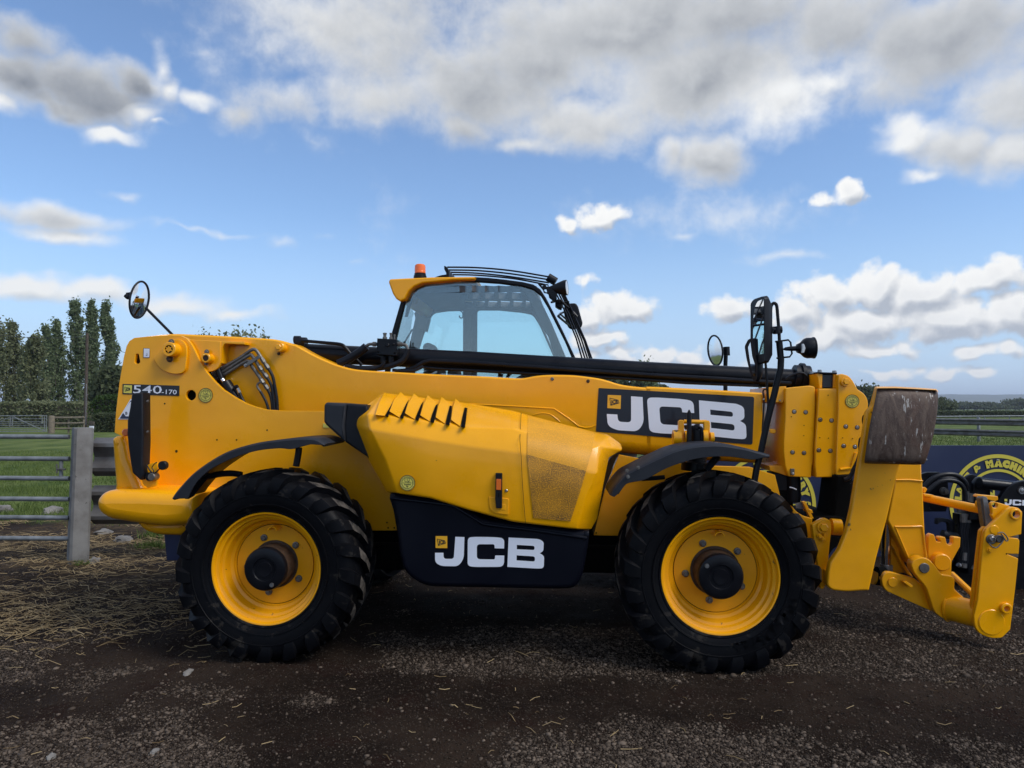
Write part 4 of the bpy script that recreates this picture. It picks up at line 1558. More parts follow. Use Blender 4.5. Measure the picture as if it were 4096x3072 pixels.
wheel.tyre = tyre_mesh()
build_tyre_material(wheel.tyre)
wheel.rim = lathe_mesh(RIM, 72, ang=32)
wheel.rim.materials.append(MATS['worn_yellow_paint'])
wheel.joint = lathe_mesh([(.2485, .1795), (.2520, .1795)], 64)
wheel.joint.materials.append(MATS['interior_brown'])
wheel.hub = lathe_mesh([(.132, .022), (.134, .168), (.150, .170)], 48)
wheel.hub.materials.append(MATS['hub_rust'])
wheel.cap = lathe_mesh(HUB_F, 48, ang=25)
wheel.cap.materials.append(MATS['black_paint'])
XR, XF = -1.374, 1.374
wheel('wheel', XR, .0, 0, .05, 'rear wheel on the near side with rusty hub', 'hub_rust', 0)
wheel('wheel', XF, .0, 0, .21, 'front wheel on the near side with black hub', 'black_paint', 1)
wheel('wheel', XR, 2.35, math.pi, .4, 'rear wheel on the far side', 'hub_rust', 0)
wheel('wheel', XF, 2.35, math.pi, .7, 'front wheel on the far side', 'hub_rust', 0)

# ---- chassis ----------------------------------------------------------
link('chassis', join([(box_mesh(-2.05, 2.05, .80, 1.55, .50, 1.02, .03), None), (box_mesh(-.95, .90, .70, 1.65, .42, .60, .03), None)]), 'interior_black', tele)
for ax in (XR, XF):
    link('axle', join([(lathe_mesh([(.0, .19), (.15, .20), (.13, .34), (.085, .45), (.085, 1.9), (.13, 2.0), (.15, 2.15), (0, 2.16)], 20), Matrix.Translation((ax, 0, WZ))),
                       (lathe_mesh([(0, .95), (.20, 1.0), (.22, 1.17), (.20, 1.35), (0, 1.4)], 20), Matrix.Translation((ax, 0, WZ)))]), 'interior_black', tele)

PLATE = fA((215, 1192, 8), (230, 960), (268, 640), (318, 350), (348, 232), (378, 178), (432, 142), (600, 125), (825, 112), (950, 118), (1012, 147), (1062, 205), (1100, 272),
           (1160, 400), (1235, 520), (1330, 630), (1420, 715), (1550, 800), (1670, 865), (1780, 905), (1900, 936), (2070, 947), (2530, 951), (3100, 960)) + \
        [(1562, 1970), (1588, 2122), (1200, 2124), (900, 2124)] + fQ((1700, 1000), (1350, 860), (1150, 620)) + fA((300, 1230))
holes = [xz(fillet(fA((452, 318, 14), (482, 318, 14), (500, 415, 16), (468, 436, 18), (434, 415, 16)), 0), .66), circ(*fA((1060, 777))[0], .0375, .66)]
pl('rear_frame_plate', PLATE, .66, .03, 'yellow_paint', tele, holes=holes, bev=.003)
cyl('hole_shade', fA((1060, 777))[0], .70, .060, .003, 'interior_black', n=16, bev=.0005)  # dark disc stands in for the shade inside the frame
cyl('hole_shade', fA((468, 380))[0], .72, .055, .003, 'interior_brown', n=16, bev=.0005)  # likewise painted-in darkness behind the teardrop hole
for p in fA((1903, 1163), (1348, 1270), (1565, 1271), (770, 870)) + fN((1655, 594), (1663, 631), (1706, 631)):
    cyl('hole', p, .6588, .006, .003, 'interior_black', n=10, bev=.0005)
cyl('hole', fA((900, 1397))[0], .6588, .010, .003, 'interior_brown', n=12, bev=.0005)

# the boom pivot and its neighbours
pl('pivot_plate', fA((640, 362, 30), (740, 255, 60), (830, 172, 60), (930, 148, 60), (1005, 205, 60), (1018, 300, 50), (1000, 490, 30), (965, 534, 40), (880, 546, 60), (775, 520, 60), (690, 455, 60)), .635, .024, 'yellow_paint', bev=.004)
cyl('pivot_boss', fA((815, 268))[0], .555, .050, .09, 'yellow_paint', n=32, inner=.030)
cyl('pivot_pin', fA((815, 268))[0], .562, .031, .05, 'interior_brown', n=24)
pl('pin_face', fA((778, 240), (800, 252), (812, 226), (826, 246), (852, 238), (838, 264), (856, 290), (828, 286), (806, 310), (796, 284), (772, 280), (790, 262)), .558, .006, 'worn_yellow_paint', bev=.001)
hexbolt('bolt', fA((830, 376))[0], .60, .016, 'hub_rust', h=.03)
hexbolt('bolt', fA((845, 190))[0], .60, .015, 'dull_steel', h=.012)
pl('boom_lug', fA((985, 132), (1050, 160), (1390, 178, 12), (1388, 430, 30), (1350, 492, 40), (1280, 516, 40), (1235, 521), (1150, 400), (1080, 235)), .695, .03, 'yellow_paint')
pl('lug_rib', fA((1392, 178, 18), (1656, 186, 6), (1652, 216, 6), (1432, 206, 20), (1408, 250), (1400, 420), (1388, 430)), .70, .10, 'yellow_paint')
cyl('lug_boss', fA((1222, 365))[0], .63, .034, .09, 'yellow_paint', n=28, inner=.022)
cyl('lug_pin', fA((1222, 365))[0], .634, .023, .05, 'hub_rust', n=20)
hexbolt('bolt', fA((1232, 425))[0], .67, .010, 'dull_steel')
hexbolt('bolt', fA((1236, 297))[0], .67, .012, 'dull_steel')
pl('gap_shade', fA((1225, 505), (1400, 470), (1430, 560), (1420, 700), (1300, 640)), .775, .02, 'interior_black', bev=.001)  # black sheet stands in for the shade in the gap below the lug
cyl('boom_pin', fA((2035, 245))[0], .735, .034, .09, 'yellow_paint', n=28)
hexbolt('pin_bolt', fA((2030, 242))[0], .735, .022, 'yellow_paint')
hexbolt('bolt', fA((2034, 318))[0], .775, .008, 'hub_rust', h=.02)

# labels on the rear plate
e = empty('hook_label', parent=tele)
pl('label_back', fA((535, 256, 8), (605, 258, 8), (603, 363, 8), (534, 361, 8)), .657, .0025, 'ink_black', e, bev=.0003)
pl('label_face', fA((539, 260, 6), (601, 262, 6), (599, 358, 6), (538, 357, 6)), .655, .002, 'white_print', e, bev=.0003)
tub('hook_mark', fA((576, 310), (575, 322), (578, 332), (572, 338), (564, 333)), .6545, .0016, 'ink_black', e, n=6)
e = empty('model_plate', parent=tele)
pl('model_panel', fA((305, 651, 3), (933, 671, 3), (930, 785, 3), (303, 765, 3)), .6565, .003, 'decal_black', e, bev=.0004)
emblem(fA((318, 664), (407, 667), (404, 755), (315, 752)), .6565, e, 'sticker_yellow')
t = text_mesh('540', 1.0, .006)
c = L(*fA((578, 718))[0], .6545)
kx = (L(*fA((733, 718))[0], .6545) - L(*fA((415, 718))[0], .6545)).length
kz = (L(*fA((578, 672))[0], .6545) - L(*fA((578, 762))[0], .6545)).length
w0 = max(v.co.x for v in t.vertices) - min(v.co.x for v in t.vertices)
h0 = max(v.co.y for v in t.vertices) - min(v.co.y for v in t.vertices)
t.transform(Matrix.Translation(c) @ Matrix.Rotation(math.radians(1.4), 4, 'Y') @ UPR @ Matrix.Diagonal((kx / w0, kz / h0, 1, 1)))
t2 = text_mesh('-170', 1.0, .006)
w1 = max(v.co.x for v in t2.vertices) - min(v.co.x for v in t2.vertices)
c2 = L(*fA((820, 743))[0], .6545)
k2 = (L(*fA((905, 743))[0], .6545) - L(*fA((738, 743))[0], .6545)).length
t2.transform(Matrix.Translation(c2) @ Matrix.Rotation(math.radians(1.4), 4, 'Y') @ UPR @ Matrix.Diagonal((k2 / w1, kz / h0 * .56, 1, 1)))
link('lettering', join([(t, None), (t2, None)]), 'white_print', e)
e = empty('warning_triangle', parent=tele)
pl('triangle_rim', fA((395, 815, 6), (545, 1048, 6), (255, 1043, 6)), .657, .002, 'white_print', e, bev=.0003)
pl('triangle_field', fA((395, 832, 4), (530, 1039, 4), (272, 1035, 4)), .655, .002, 'board_navy', e, bev=.0003)
pl('triangle_panel', fA((388, 850), (430, 850), (420, 1010), (340, 1010), (308, 970)), .653, .002, 'white_print', e, bev=.0003)
put('letter', text_mesh('B', .030, .0006), fA((346, 978))[0], .652, 'ink_black', e)
sticker(fA((1225, 777))[0], .657, .0525)
sticker(fD((1050, 1193))[0], .040, .0475)
sticker(fH((1688, 680))[0], .694, .0455)

# rear counterweight, lamp guard and trailer socket
pl('counterweight', fQ((928, 940, 60), (990, 868, 60), (1080, 850, 40), (1400, 852), (1760, 868, 10), (1900, 890), (1880, 1170), (1600, 1200), (1300, 1168, 120), (1040, 1125, 120), (940, 1050, 60)), .30, 1.75, 'yellow_paint', bev=.085, seg=5)
pl('counterweight_post', fQ((1072, 365, 22), (1100, 342, 20), (1168, 338, 10), (1205, 410), (1230, 545), (1300, 700), (1345, 800), (1400, 880), (1090, 880), (1106, 800), (1086, 560)), .45, 1.45, 'yellow_paint', bev=.05, seg=4)
pl('counterweight_keel', fQ((1300, 1150), (1370, 1235, 60), (1500, 1275, 40), (1720, 1284), (1850, 1200), (1800, 1120)), .42, 1.5, 'worn_yellow_paint', bev=.05, seg=4)
g = pl('lamp_guard', fA((400, 775, 25), (420, 752, 14), (525, 748), (530, 1300), (520, 1540), (540, 1640)) + fQ((1330, 764, 10), (1252, 692, 12), (1236, 600), (1216, 470), (1202, 330), (1204, 200), (1228, 70)), .36, .10, 'black_plastic', bev=.012, seg=2)
for p in fA((585, 842), (585, 1180)):
    hexbolt('guard_bolt', p, .384, .006, 'dull_steel', g)
cyl('side_marker', fA((330, 1190))[0], .46, .026, .03, 'orange_reflector', bev=.006)
s = pl('socket_bracket', fQ((1338, 740, 20), (1352, 660, 30), (1405, 610, 20), (1480, 588, 6), (1492, 594, 4), (1487, 815, 6), (1400, 836, 12), (1352, 800, 20)), .41, .02, 'yellow_paint')
cyl('socket', fQ((1432, 730))[0], .36, .026, .06, 'dull_steel', s)
cyl('socket_collar', fQ((1412, 728))[0], .38, .030, .03, 'black_plastic', s)
cyl('dust_cap', fQ((1535, 622))[0], .375, .0305, .03, 'black_plastic', s)
tub('cap_strap', fQ((1390, 612), (1410, 650), (1440, 688), (1470, 690), (1500, 665), (1520, 640)), .372, .0045, 'black_plastic', s)
tub('cap_strap', fQ((1455, 690), (1458, 668), (1440, 640), (1470, 600), (1490, 592)), .378, .003, 'black_plastic', s)
pl('mudflap', fN((97, 670), (240, 670), (230, 860, 4), (117, 860, 4)), .50, .02, 'board_navy', label='navy mudflap behind the rear wheel')

# ---- boom -------------------------------------------------------------
top = crom(fA((430, 142), (820, 100)) + fA((1100, 106), (1500, 126), (1900, 150), (2060, 172), (2200, 215)) + fB((230, 495), (400, 590), (570, 670), (700, 720), (850, 760), (1000, 778), (1300, 795), (1900, 828)), 4) + \
    crom(fC((1000, 1120), (1250, 1135), (1330, 1131), (1430, 1113), (1560, 1105), (1750, 1108), (1900, 1124), (2000, 1140), (2100, 1168)) + fE((1400, 85), (1500, 110), (1650, 130), (1800, 140)) + fG((0, 1235), (600, 1264), (1240, 1302)), 4)
bot = [(560, 1560), (700, 1640), (900, 1760), (1300, 1770), (2000, 1792), (2492, 1815), (2800, 1843), (3050, 1857), (3180, 1868)]
BX = np.array([p[0] for p in top])
secs = []
for p in top:
    zt = L(p[0], p[1], .80)
    yb = np.interp(p[0], [b[0] for b in bot], [b[1] for b in bot])
    zb = L(p[0], yb, .80).z
    r, y0, y1 = min(.09, (zt.z - zb) * .3), .80, 1.26
    ring = [(y0 + .012, zt.z), (y1 - .012, zt.z), (y1, zt.z - .012)]
    ring += [(y1 - r + r * math.cos(a), zb + r - r * math.sin(a)) for a in np.linspace(0, math.pi / 2, 5)]
    ring += [(y0 + r - r * math.sin(a), zb + r - r * math.cos(a)) for a in np.linspace(0, math.pi / 2, 5)]
    ring += [(y0, zt.z - .012)]
    secs.append([Vector((zt.x, y, z)) for y, z in ring])
boom = link('boom', loft_mesh(secs, True, 30), 'yellow_paint', tele)
tub('weld_bead', fE((-200, 322), (0, 331), (400, 352), (735, 372), (880, 470), (1010, 568), (1080, 584), (1150, 578), (1200, 552)), .80, .005, 'yellow_paint', boom, n=6, curve=0)
tub('weld_ring', fE((505, 446), (560, 428), (640, 424), (710, 445), (770, 490), (802, 520)), .80, .004, 'yellow_paint', boom, n=6)
tub('weld_bead', fA((1480, 345), (1484, 400), (1465, 470)), .80, .003, 'yellow_paint', boom, n=6)
for p, m in zip(fE((716, 44), (1113, 68)), ('dull_steel', 'hub_rust')):
    cyl('plug', p, .794, .0125, .01, m, boom, n=16)
# decal with the maker's mark
dec = pl('decal_panel', [(2394.5, 1552, 4), (3017, 1587, 10), (3010, 1779, 10), (2384, 1726, 4)], .7965, .0035, 'decal_black', tele, bev=.0005)
T1 = affine([(822, 547), (1293, 553), (643, 688)], [(2524, 1585), (2795.5, 1601.3), (2427, 1656)])
lettering('lettering', T1, .7965, dec)
emblem(fE((1330, 220), (1477, 226), (1472, 375), (1325, 366)), .7965, dec)

# ram, pipes and valve block along the top of the boom
ram = tub('extension_ram', [(1225, 1412), (1900, 1444), (2600, 1486), (3170, 1516)], 1.02, .071, 'black_paint', n=24, curve=0)
tub('ram_pipe', fB((1330, 790), (1450, 780), (1560, 740), (1640, 690), (1720, 672), (2212, 695)) + fG((0, 1108), (800, 1152), (1400, 1192), (1560, 1200)), .935, .017, 'black_paint', ram, curve=0)
tub('ram_pipe', fC((430, 1035), (560, 1050), (1000, 1072), (1600, 1105), (2212, 1135)) + fG((400, 1190), (1200, 1222)), .95, .013, 'black_paint', ram, curve=0)
tub('ram_gland', fG((1585, 1122), (1600, 1124), (1740, 1132), (1752, 1133)), 1.0, .085, 'black_plastic', ram, n=24, curve=0)
tub('gland_clamp', fG((1652, 1122), (1690, 1125)), 1.0, .098, 'black_plastic', ram, n=24, curve=0)
tub('gland_hose', fG((1500, 1150), (1560, 1110), (1640, 1085), (1700, 1090), (1750, 1140)), .90, .008, 'black_plastic', ram)
tub('ram_rod', fG((1740, 1135), (1860, 1142)), 1.02, .046, 'chrome', ram, n=20, curve=0)
tub('ram_eye', fB((215, 440), (280, 440)), 1.0, .030, 'black_plastic', ram, n=12, curve=0)
tub('ram_eye', fB((240, 470), (345, 475)), 1.0, .042, 'black_plastic', ram, n=14, curve=0)
tub('feed_pipe', fB((290, 450), (520, 470), (720, 490), (780, 530), (830, 590), (900, 660), (960, 720)), .94, .013, 'black_paint', ram)
vb = pl('valve_block', fB((1130, 423), (1345, 435), (1345, 615), (1120, 602)), .86, .12, 'black_paint', bev=.003)
for p, r in zip(fB((1215, 400), (1283, 400), (1322, 418)), (.015, .012, .008)):
    c = L(p[0], p[1], .92)
    m = lathe_mesh([(r * 1.15, -.03), (r * 1.15, -.008), (r * .8, -.006), (r * .8, .012), (r, .014), (r, .024), (0, .026)], 8, 'Z')
    m.transform(Matrix.Translation(c))
    link('port_fitting', m, 'dull_steel', vb)
cyl('port_plug', fB((1240, 497))[0], .848, .015, .02, 'black_plastic', vb, n=6)
cyl('port_plug', fB((1308, 487))[0], .848, .009, .02, 'black_plastic', vb, n=6)
for p in fB((1140, 573), (1322, 585)):
    cyl('block_screw', p, .855, .008, .01, 'interior_black', vb, n=8)
for p in fB((1195, 650), (1286, 655)):
    tub('port_nut', [(p[0], p[1] - 12), (p[0], p[1] + 14)], .90, .021, 'black_plastic', vb, n=6, curve=0)
tub('elbow_pipe', fB((1125, 490), (1085, 488), (1040, 492), (1005, 515)), .89, .012, 'dull_steel', vb)
tub('elbow_pipe', fB((1350, 487), (1410, 490), (1450, 505), (1468, 545)), .89, .012, 'dull_steel', vb)
tub('pipe_nut', fB((1080, 488), (1120, 490)), .89, .018, 'dull_steel', vb, n=6, curve=0)
tub('pipe_nut', fB((1365, 488), (1408, 490)), .89, .017, 'dull_steel', vb, n=6, curve=0)
tub('hose_sleeve', fB((1010, 515), (930, 580), (800, 660), (700, 705)), .86, .031, 'black_plastic', ram, n=14)
tub('hose_sleeve', fB((1470, 545), (1450, 610), (1400, 675), (1290, 725), (1150, 752), (1000, 758), (880, 750), (780, 728)), .86, .021, 'black_plastic', ram, n=12)
tub('hose_sleeve', fB((1200, 680), (1190, 720), (1100, 760), (900, 765)), .84, .014, 'black_plastic', ram, n=10)
tub('hose_sleeve', fB((1300, 775), (1430, 785), (1540, 778), (1640, 735)), .85, .012, 'black_plastic', ram, n=10)

# steel pipes and hoses beside the boom foot
pip = empty('pipe_set', parent=tele)
for i, (a, b) in enumerate([(((1300, 545), (1400, 480), (1600, 365), (1725, 278), (1775, 275), (1815, 325), (1860, 395), (1905, 462)), ((1905, 462), (1962, 560), (1992, 700), (2012, 830), (2018, 960))),
                            (((1300, 585), (1410, 520), (1690, 343), (1735, 338), (1775, 395), (1830, 480), (1890, 562)), ((1890, 562), (1948, 660), (1972, 800), (1990, 960))),
                            (((1300, 622), (1420, 555), (1650, 413), (1702, 402), (1745, 468), (1810, 560), (1850, 622), (1900, 690)), ((1900, 690), (1938, 770), (1958, 860), (1966, 965)))]):
    tub('steel_pipe', fA(*a), .755 + .004 * i, .0125, 'dull_steel', pip, curve=3)
    tub('hose', fA(*b), .752, .0115, 'black_plastic', pip)
    for k in (-1, -2):
        q = fA(a[k])[0]
        q2 = fA(a[k - 1])[0]
        d = np.array(q) - np.array(q2)
        d = d / np.linalg.norm(d) * 9
        tub('pipe_nut', [(q[0] - d[0], q[1] - d[1]), (q[0] + d[0], q[1] + d[1])], .754, .0175, 'dull_steel', pip, n=6, curve=0)
tub('steel_pipe', fA((1850, 625), (1815, 640), (1795, 665), (1805, 700), (1830, 735)), .745, .008, 'dull_steel', pip)
tub('hose', fA((1830, 735), (1868, 800), (1900, 870), (1925, 960)), .745, .010, 'black_plastic', pip)
pl('pipe_clamp', fA((1635, 442), (1805, 333), (1828, 360), (1662, 472)), .735, .012, 'dull_steel', pip, bev=.001)
hexbolt('clamp_bolt', fA((1665, 445))[0], .733, .008, 'steel', pip)
lc = tub('lift_cylinder', fA((1440, 640), (1600, 880)), .735, .042, 'black_paint', n=20, curve=0)
tub('cylinder_neck', fA((1350, 470), (1400, 600)), .735, .022, 'black_paint', lc, n=14, curve=0)
tub('cylinder_rod', fA((1392, 580), (1425, 625)), .735, .018, 'chrome', lc, n=14, curve=0)
tub('cylinder_port', fA((1540, 690), (1580, 680)), .70, .014, 'black_plastic', lc, n=8, curve=0)
tub('port_fitting', fA((1578, 700), (1600, 750)), .70, .012, 'steel', lc, n=8, curve=0)
tub('cylinder_hose', fA((1600, 750), (1630, 820), (1665, 880)), .70, .011, 'black_plastic', lc)

# ---- engine cover -----------------------------------------------------
eng = empty('engine_cover', parent=tele)
rows = [  # (frame points per column, depth per column)
    (fD((600, 325), (780, 197), (1300, 262), (1740, 318)) + fE((277, 398), (445, 448), (1190, 640), (1345, 668), (1478, 765)), [.36, .50, .50, .50, .50, .48, .42, .36, .40]),
    (fD((478, 492), (612, 432), (1300, 523), (1740, 583)) + fE((277, 590), (443, 640), (1165, 800), (1238, 775), (1500, 832)), [.24, .11, .10, .10, .10, .10, .12, .14, .30]),
    (fD((470, 560), (632, 600), (1300, 720), (1740, 790)) + fE((277, 850), (440, 880), (1090, 1060), (1212, 1090), (1345, 905)), [.24, .05, .04, .04, .04, .04, .05, .07, .28]),
    (fD((610, 925), (800, 930), (1300, 1050), (1740, 1120)) + fE((277, 1200), (470, 1230), (1010, 1330), (1110, 1300), (1285, 1200)), [.24, .05, .04, .04, .04, .04, .05, .06, .22]),
    (fD((790, 1240), (915, 1245), (1300, 1320), (1740, 1450)) + fE((277, 1560), (508, 1580), (915, 1618), (1010, 1625), (1215, 1590)), [.22, .06, .045, .045, .045, .045, .05, .06, .20]),
    (fD((818, 1300), (935, 1312), (1300, 1365), (1740, 1500)) + fE((277, 1626), (512, 1655), (905, 1700)) + fP((1900, 482), (2022, 487)), [.22, .065, .05, .05, .05, .05, .055, .065, .19]),
]
G = [[L(p[0], p[1], ly) for p, ly in zip(pts, lys)] for pts, lys in rows]
nc = len(G[0])
V = [v for row in G for v in row]
F = [(i * nc + j, i * nc + j + 1, (i + 1) * nc + j + 1, (i + 1) * nc + j) for i in range(len(G) - 1) for j in range(nc - 1)]
# return edges into the machine
n0 = len(V)
rim = [(i, 0) for i in range(len(G) - 1, -1, -1)] + [(0, j) for j in range(1, nc)] + [(i, nc - 1) for i in range(1, len(G))] + [(len(G) - 1, j) for j in range(nc - 2, 0, -1)]
for (i, j) in rim:
    v = G[i][j].copy()
    v.y = max(v.y + .06, .66)
    V.append(v)
m = len(rim)
for k in range(m):
    a, b = rim[k], rim[(k + 1) % m]
    F.append((a[0] * nc + a[1], b[0] * nc + b[1], n0 + (k + 1) % m, n0 + k))
hood = link('hood', pyd('hood', V, F, 60), 'yellow_paint', eng)
bv = hood.modifiers.new('soft_edges', 'BEVEL')
bv.width, bv.segments, bv.limit_method, bv.angle_limit = .022, 3, 'ANGLE', math.radians(9)
# perforated panel set into the hood
V = [G[i][j] + Vector((0, -.005, 0)) for i in range(5) for j in (5, 6)]
V2 = []
for i in range(5):
    for k in range(5):
        V2.append(V[2 * i].lerp(V[2 * i + 1], k / 4))
F = [(i * 5 + k, i * 5 + k + 1, i * 5 + k + 6, i * 5 + k + 5) for i in range(4) for k in range(4)]
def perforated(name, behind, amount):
    """Yellow sheet with rows of fine holes; `behind` is the colour painted into them."""
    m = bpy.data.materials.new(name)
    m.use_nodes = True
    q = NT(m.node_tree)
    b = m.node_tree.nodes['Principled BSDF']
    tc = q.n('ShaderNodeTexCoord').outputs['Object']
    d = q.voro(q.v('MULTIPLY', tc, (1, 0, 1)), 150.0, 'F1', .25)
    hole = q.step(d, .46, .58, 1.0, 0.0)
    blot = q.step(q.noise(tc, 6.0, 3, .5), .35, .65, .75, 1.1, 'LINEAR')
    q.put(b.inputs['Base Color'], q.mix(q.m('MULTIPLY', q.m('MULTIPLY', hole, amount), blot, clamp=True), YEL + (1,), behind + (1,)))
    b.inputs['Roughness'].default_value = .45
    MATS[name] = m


perforated('perforated_lit', (.42, .19, .006), .7)  # lighter hole colour paints in the light on the sloping upper part
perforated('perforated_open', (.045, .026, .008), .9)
gr = link('mesh_grille', pyd('grille', V2, F, 60, recalc=True), ['perforated_lit', 'perforated_open'], eng)
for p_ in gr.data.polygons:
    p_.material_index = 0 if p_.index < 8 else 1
tub('panel_seam', fE((372, 418), (366, 560), (358, 720), (372, 900), (382, 1130), (400, 1400), (420, 1640)), [.455, .16, .046, .03, .034, .037, .04], .0016, 'interior_brown', eng, n=6, curve=0)
# louvres on the shoulder
pa, pb, pc = L(*fD((690, 443))[0], .10), L(*fD((1740, 583))[0], .10), L(*fD((1300, 262))[0], .50)
PN = (pb - pa).cross(pc - pa).normalized()
if PN.y > 0:
    PN = -PN


def shoulder(p, lift):
    return Lplane(p[0], p[1], pa + PN * lift, PN)


for poly in [((690, 440), (735, 300), (790, 192), (915, 240), (880, 330), (800, 452)),
             ((850, 402), (900, 270), (975, 186), (1065, 272), (1010, 395), (962, 470)),
             ((1020, 422), (1055, 310), (1122, 202), (1226, 290), (1172, 408), (1130, 490)),
             ((1190, 445), (1225, 320), (1274, 220), (1386, 315), (1336, 425), (1298, 514)),
             ((1360, 466), (1388, 340), (1427, 240), (1541, 335), (1503, 445), (1465, 540)),
             ((1530, 495), (1548, 360), (1580, 258), (1688, 358), (1662, 475), (1634, 568))]:
    pp = fD(*poly)
    up = [shoulder(p, h) for p, h in zip(pp, (.019, .020, .019, .007, .006, .005))]
    dn = [shoulder(p, -.01) for p in pp]
    F = [(0, 1, 4, 5), (1, 2, 3, 4)] + [(k, (k + 1) % 6, 6 + (k + 1) % 6, 6 + k) for k in range(6)]
    o = link('louvre', pyd('louvre', up + dn, F, 40), 'yellow_paint', eng)
    bv = o.modifiers.new('soft_edges', 'BEVEL')
    bv.width, bv.segments, bv.limit_method = .004, 2, 'ANGLE'
for poly in [((803, 455), (840, 460), (858, 390), (899, 278), (870, 330), (830, 400)), ((970, 473), (1005, 479), (1024, 400), (1065, 272), (1035, 320), (998, 400)),
             ((1137, 493), (1175, 501), (1192, 425), (1227, 291), (1204, 320), (1165, 410)), ((1303, 518), (1343, 527), (1358, 450), (1386, 315), (1362, 337), (1325, 430)),
             ((1473, 545), (1515, 555), (1526, 470), (1542, 345), (1520, 337), (1490, 450)), ((1642, 573), (1687, 580), (1698, 500), (1713, 365), (1686, 358), (1660, 460))]:
    up = [shoulder(p, .014) for p in fD(*poly)]
    dn = [shoulder(p, -.01) for p in fD(*poly)]
    link('vent_slot', pyd('slot', up + dn, [(0, 1, 2, 5), (2, 3, 4, 5)] + [(k, (k + 1) % 6, 6 + (k + 1) % 6, 6 + k) for k in range(6)], 40), 'interior_black', eng)
# latch
pl('latch_recess', fD((1945, 1345, 14), (2172, 1368, 14), (2168, 1549, 14), (2010, 1530, 40), (1958, 1480, 30)), .0375, .008, 'worn_yellow_paint', eng, bev=.003)
pl('latch_pocket', fD((1990, 1415, 12), (2135, 1432, 12), (2132, 1495, 10), (2010, 1480, 20)), .0350, .004, 'yellow_paint', eng, bev=.0015)
pl('latch_body', fD((2025, 1084, 4), (2097, 1086, 4), (2096, 1370), (2094, 1476, 8), (2030, 1474, 8), (2020, 1370)), .018, .02, 'black_plastic', eng, bev=.004)
pl('reflector', fD((2033, 1151, 3), (2086, 1152, 3), (2085, 1272, 3), (2032, 1270, 3)), .013, .006, 'orange_reflector', eng, bev=.001)
pl('latch_key', fD((2053, 1305, 3), (2064, 1305, 3), (2064, 1350, 3), (2053, 1350, 3)), .0165, .003, 'interior_black', eng, bev=.0005)
cyl('lock', fD((2143, 1281))[0], .036, .010, .012, 'steel', eng, n=20)
# black air duct
pl('duct_mouth', fD((124, 330, 20), (150, 301, 20), (368, 320, 10), (350, 560), (362, 742), (335, 725), (140, 548, 20), (121, 515, 14)), .20, .45, 'grey_plastic', eng, bev=.018, seg=3)
pl('duct_body', fD((372, 320, 10), (420, 318), (585, 334), (600, 330), (700, 700), (640, 960), (600, 905), (360, 742), (345, 560)), .22, .43, 'black_plastic', eng, bev=.014, seg=3)
pl('duct_label', fD((117, 530), (180, 560), (195, 584), (117, 582)), .655, .003, 'sticker_yellow', eng, bev=.0005)

# lower tray with the maker's mark
tray = pl('side_tray', fP((246, 160, 4), (500, 190, 30), (780, 225, 60), (850, 250, 60), (1045, 372, 60), (1120, 396, 60), (1500, 436), (1940, 492), (2006, 486, 4), (1998, 610, 20), (1968, 780, 60), (1945, 900, 90), (1880, 1002, 90), (1700, 1008, 60), (560, 986, 90), (420, 900, 80), (366, 830, 60), (330, 700, 40), (306, 500)), .09, .62, 'navy_tray', bev=.03, seg=4)
tub('tray_ridge', fP((262, 205), (500, 232), (770, 268), (850, 300), (1030, 410), (1110, 440), (1500, 486), (1900, 545), (1985, 560)), .092, .011, 'navy_tray', tray, n=10, curve=3)
T2 = affine([(0, 0), (1000, 0), (0, 1000)], [(1450 + 0, 1900), (1450 + 1000 / 2.212, 1900), (1450, 1900 + 1000 / 2.212)])
lettering('lettering', T2, .088, tray)
emblem(fP((647, 541), (750, 541), (750, 648), (646, 646)), .088, tray)

# ---- front chassis ----------------------------------------------------
pl('front_frame_plate', fE((1456, 880), (1735, 935), (2300, 1000)) + [(3000, 1868), (3100, 1900), (3150, 2100), (2700, 2150)] + fP((2045, 534), (2060, 470)) + fE((1300, 1250)), .66, .03, 'yellow_paint', bev=.003)
for p in fP((2068, 512)):
    cyl('hole', p, .6588, .006, .003, 'interior_black', n=10, bev=.0005)
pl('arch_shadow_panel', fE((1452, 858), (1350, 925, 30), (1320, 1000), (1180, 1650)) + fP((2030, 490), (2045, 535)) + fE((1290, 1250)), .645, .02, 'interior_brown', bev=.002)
# black mudguards
def mudguard(ridge, lower, label, y0=.02, y1=.42):
    R = crom(ridge, 4)
    g = empty('mudguard', parent=tele)
    g['label'] = label
    P = [L(p[0], p[1], y0) for p in R]
    secs = []
    for i, p in enumerate(P):
        t = (P[min(i + 1, len(P) - 1)] - P[max(i - 1, 0)]).normalized()
        nrm = Vector((-t.z, 0, t.x))
        secs.append([p, Vector((p.x, y0 + .012, p.z)) + nrm * .010, Vector((p.x, y1, p.z)) + nrm * .012, Vector((p.x, y1, p.z)) - nrm * .002, Vector((p.x, y0 + .006, p.z)) - nrm * .012])
    link('guard_top', loft_mesh(secs, True, 40), 'grey_plastic', g)
    pl('guard_lip', [tuple(p[:2]) for p in R] + crom(lower, 4), y0 - .004, .012, 'grey_plastic', g, bev=.003)
    return g


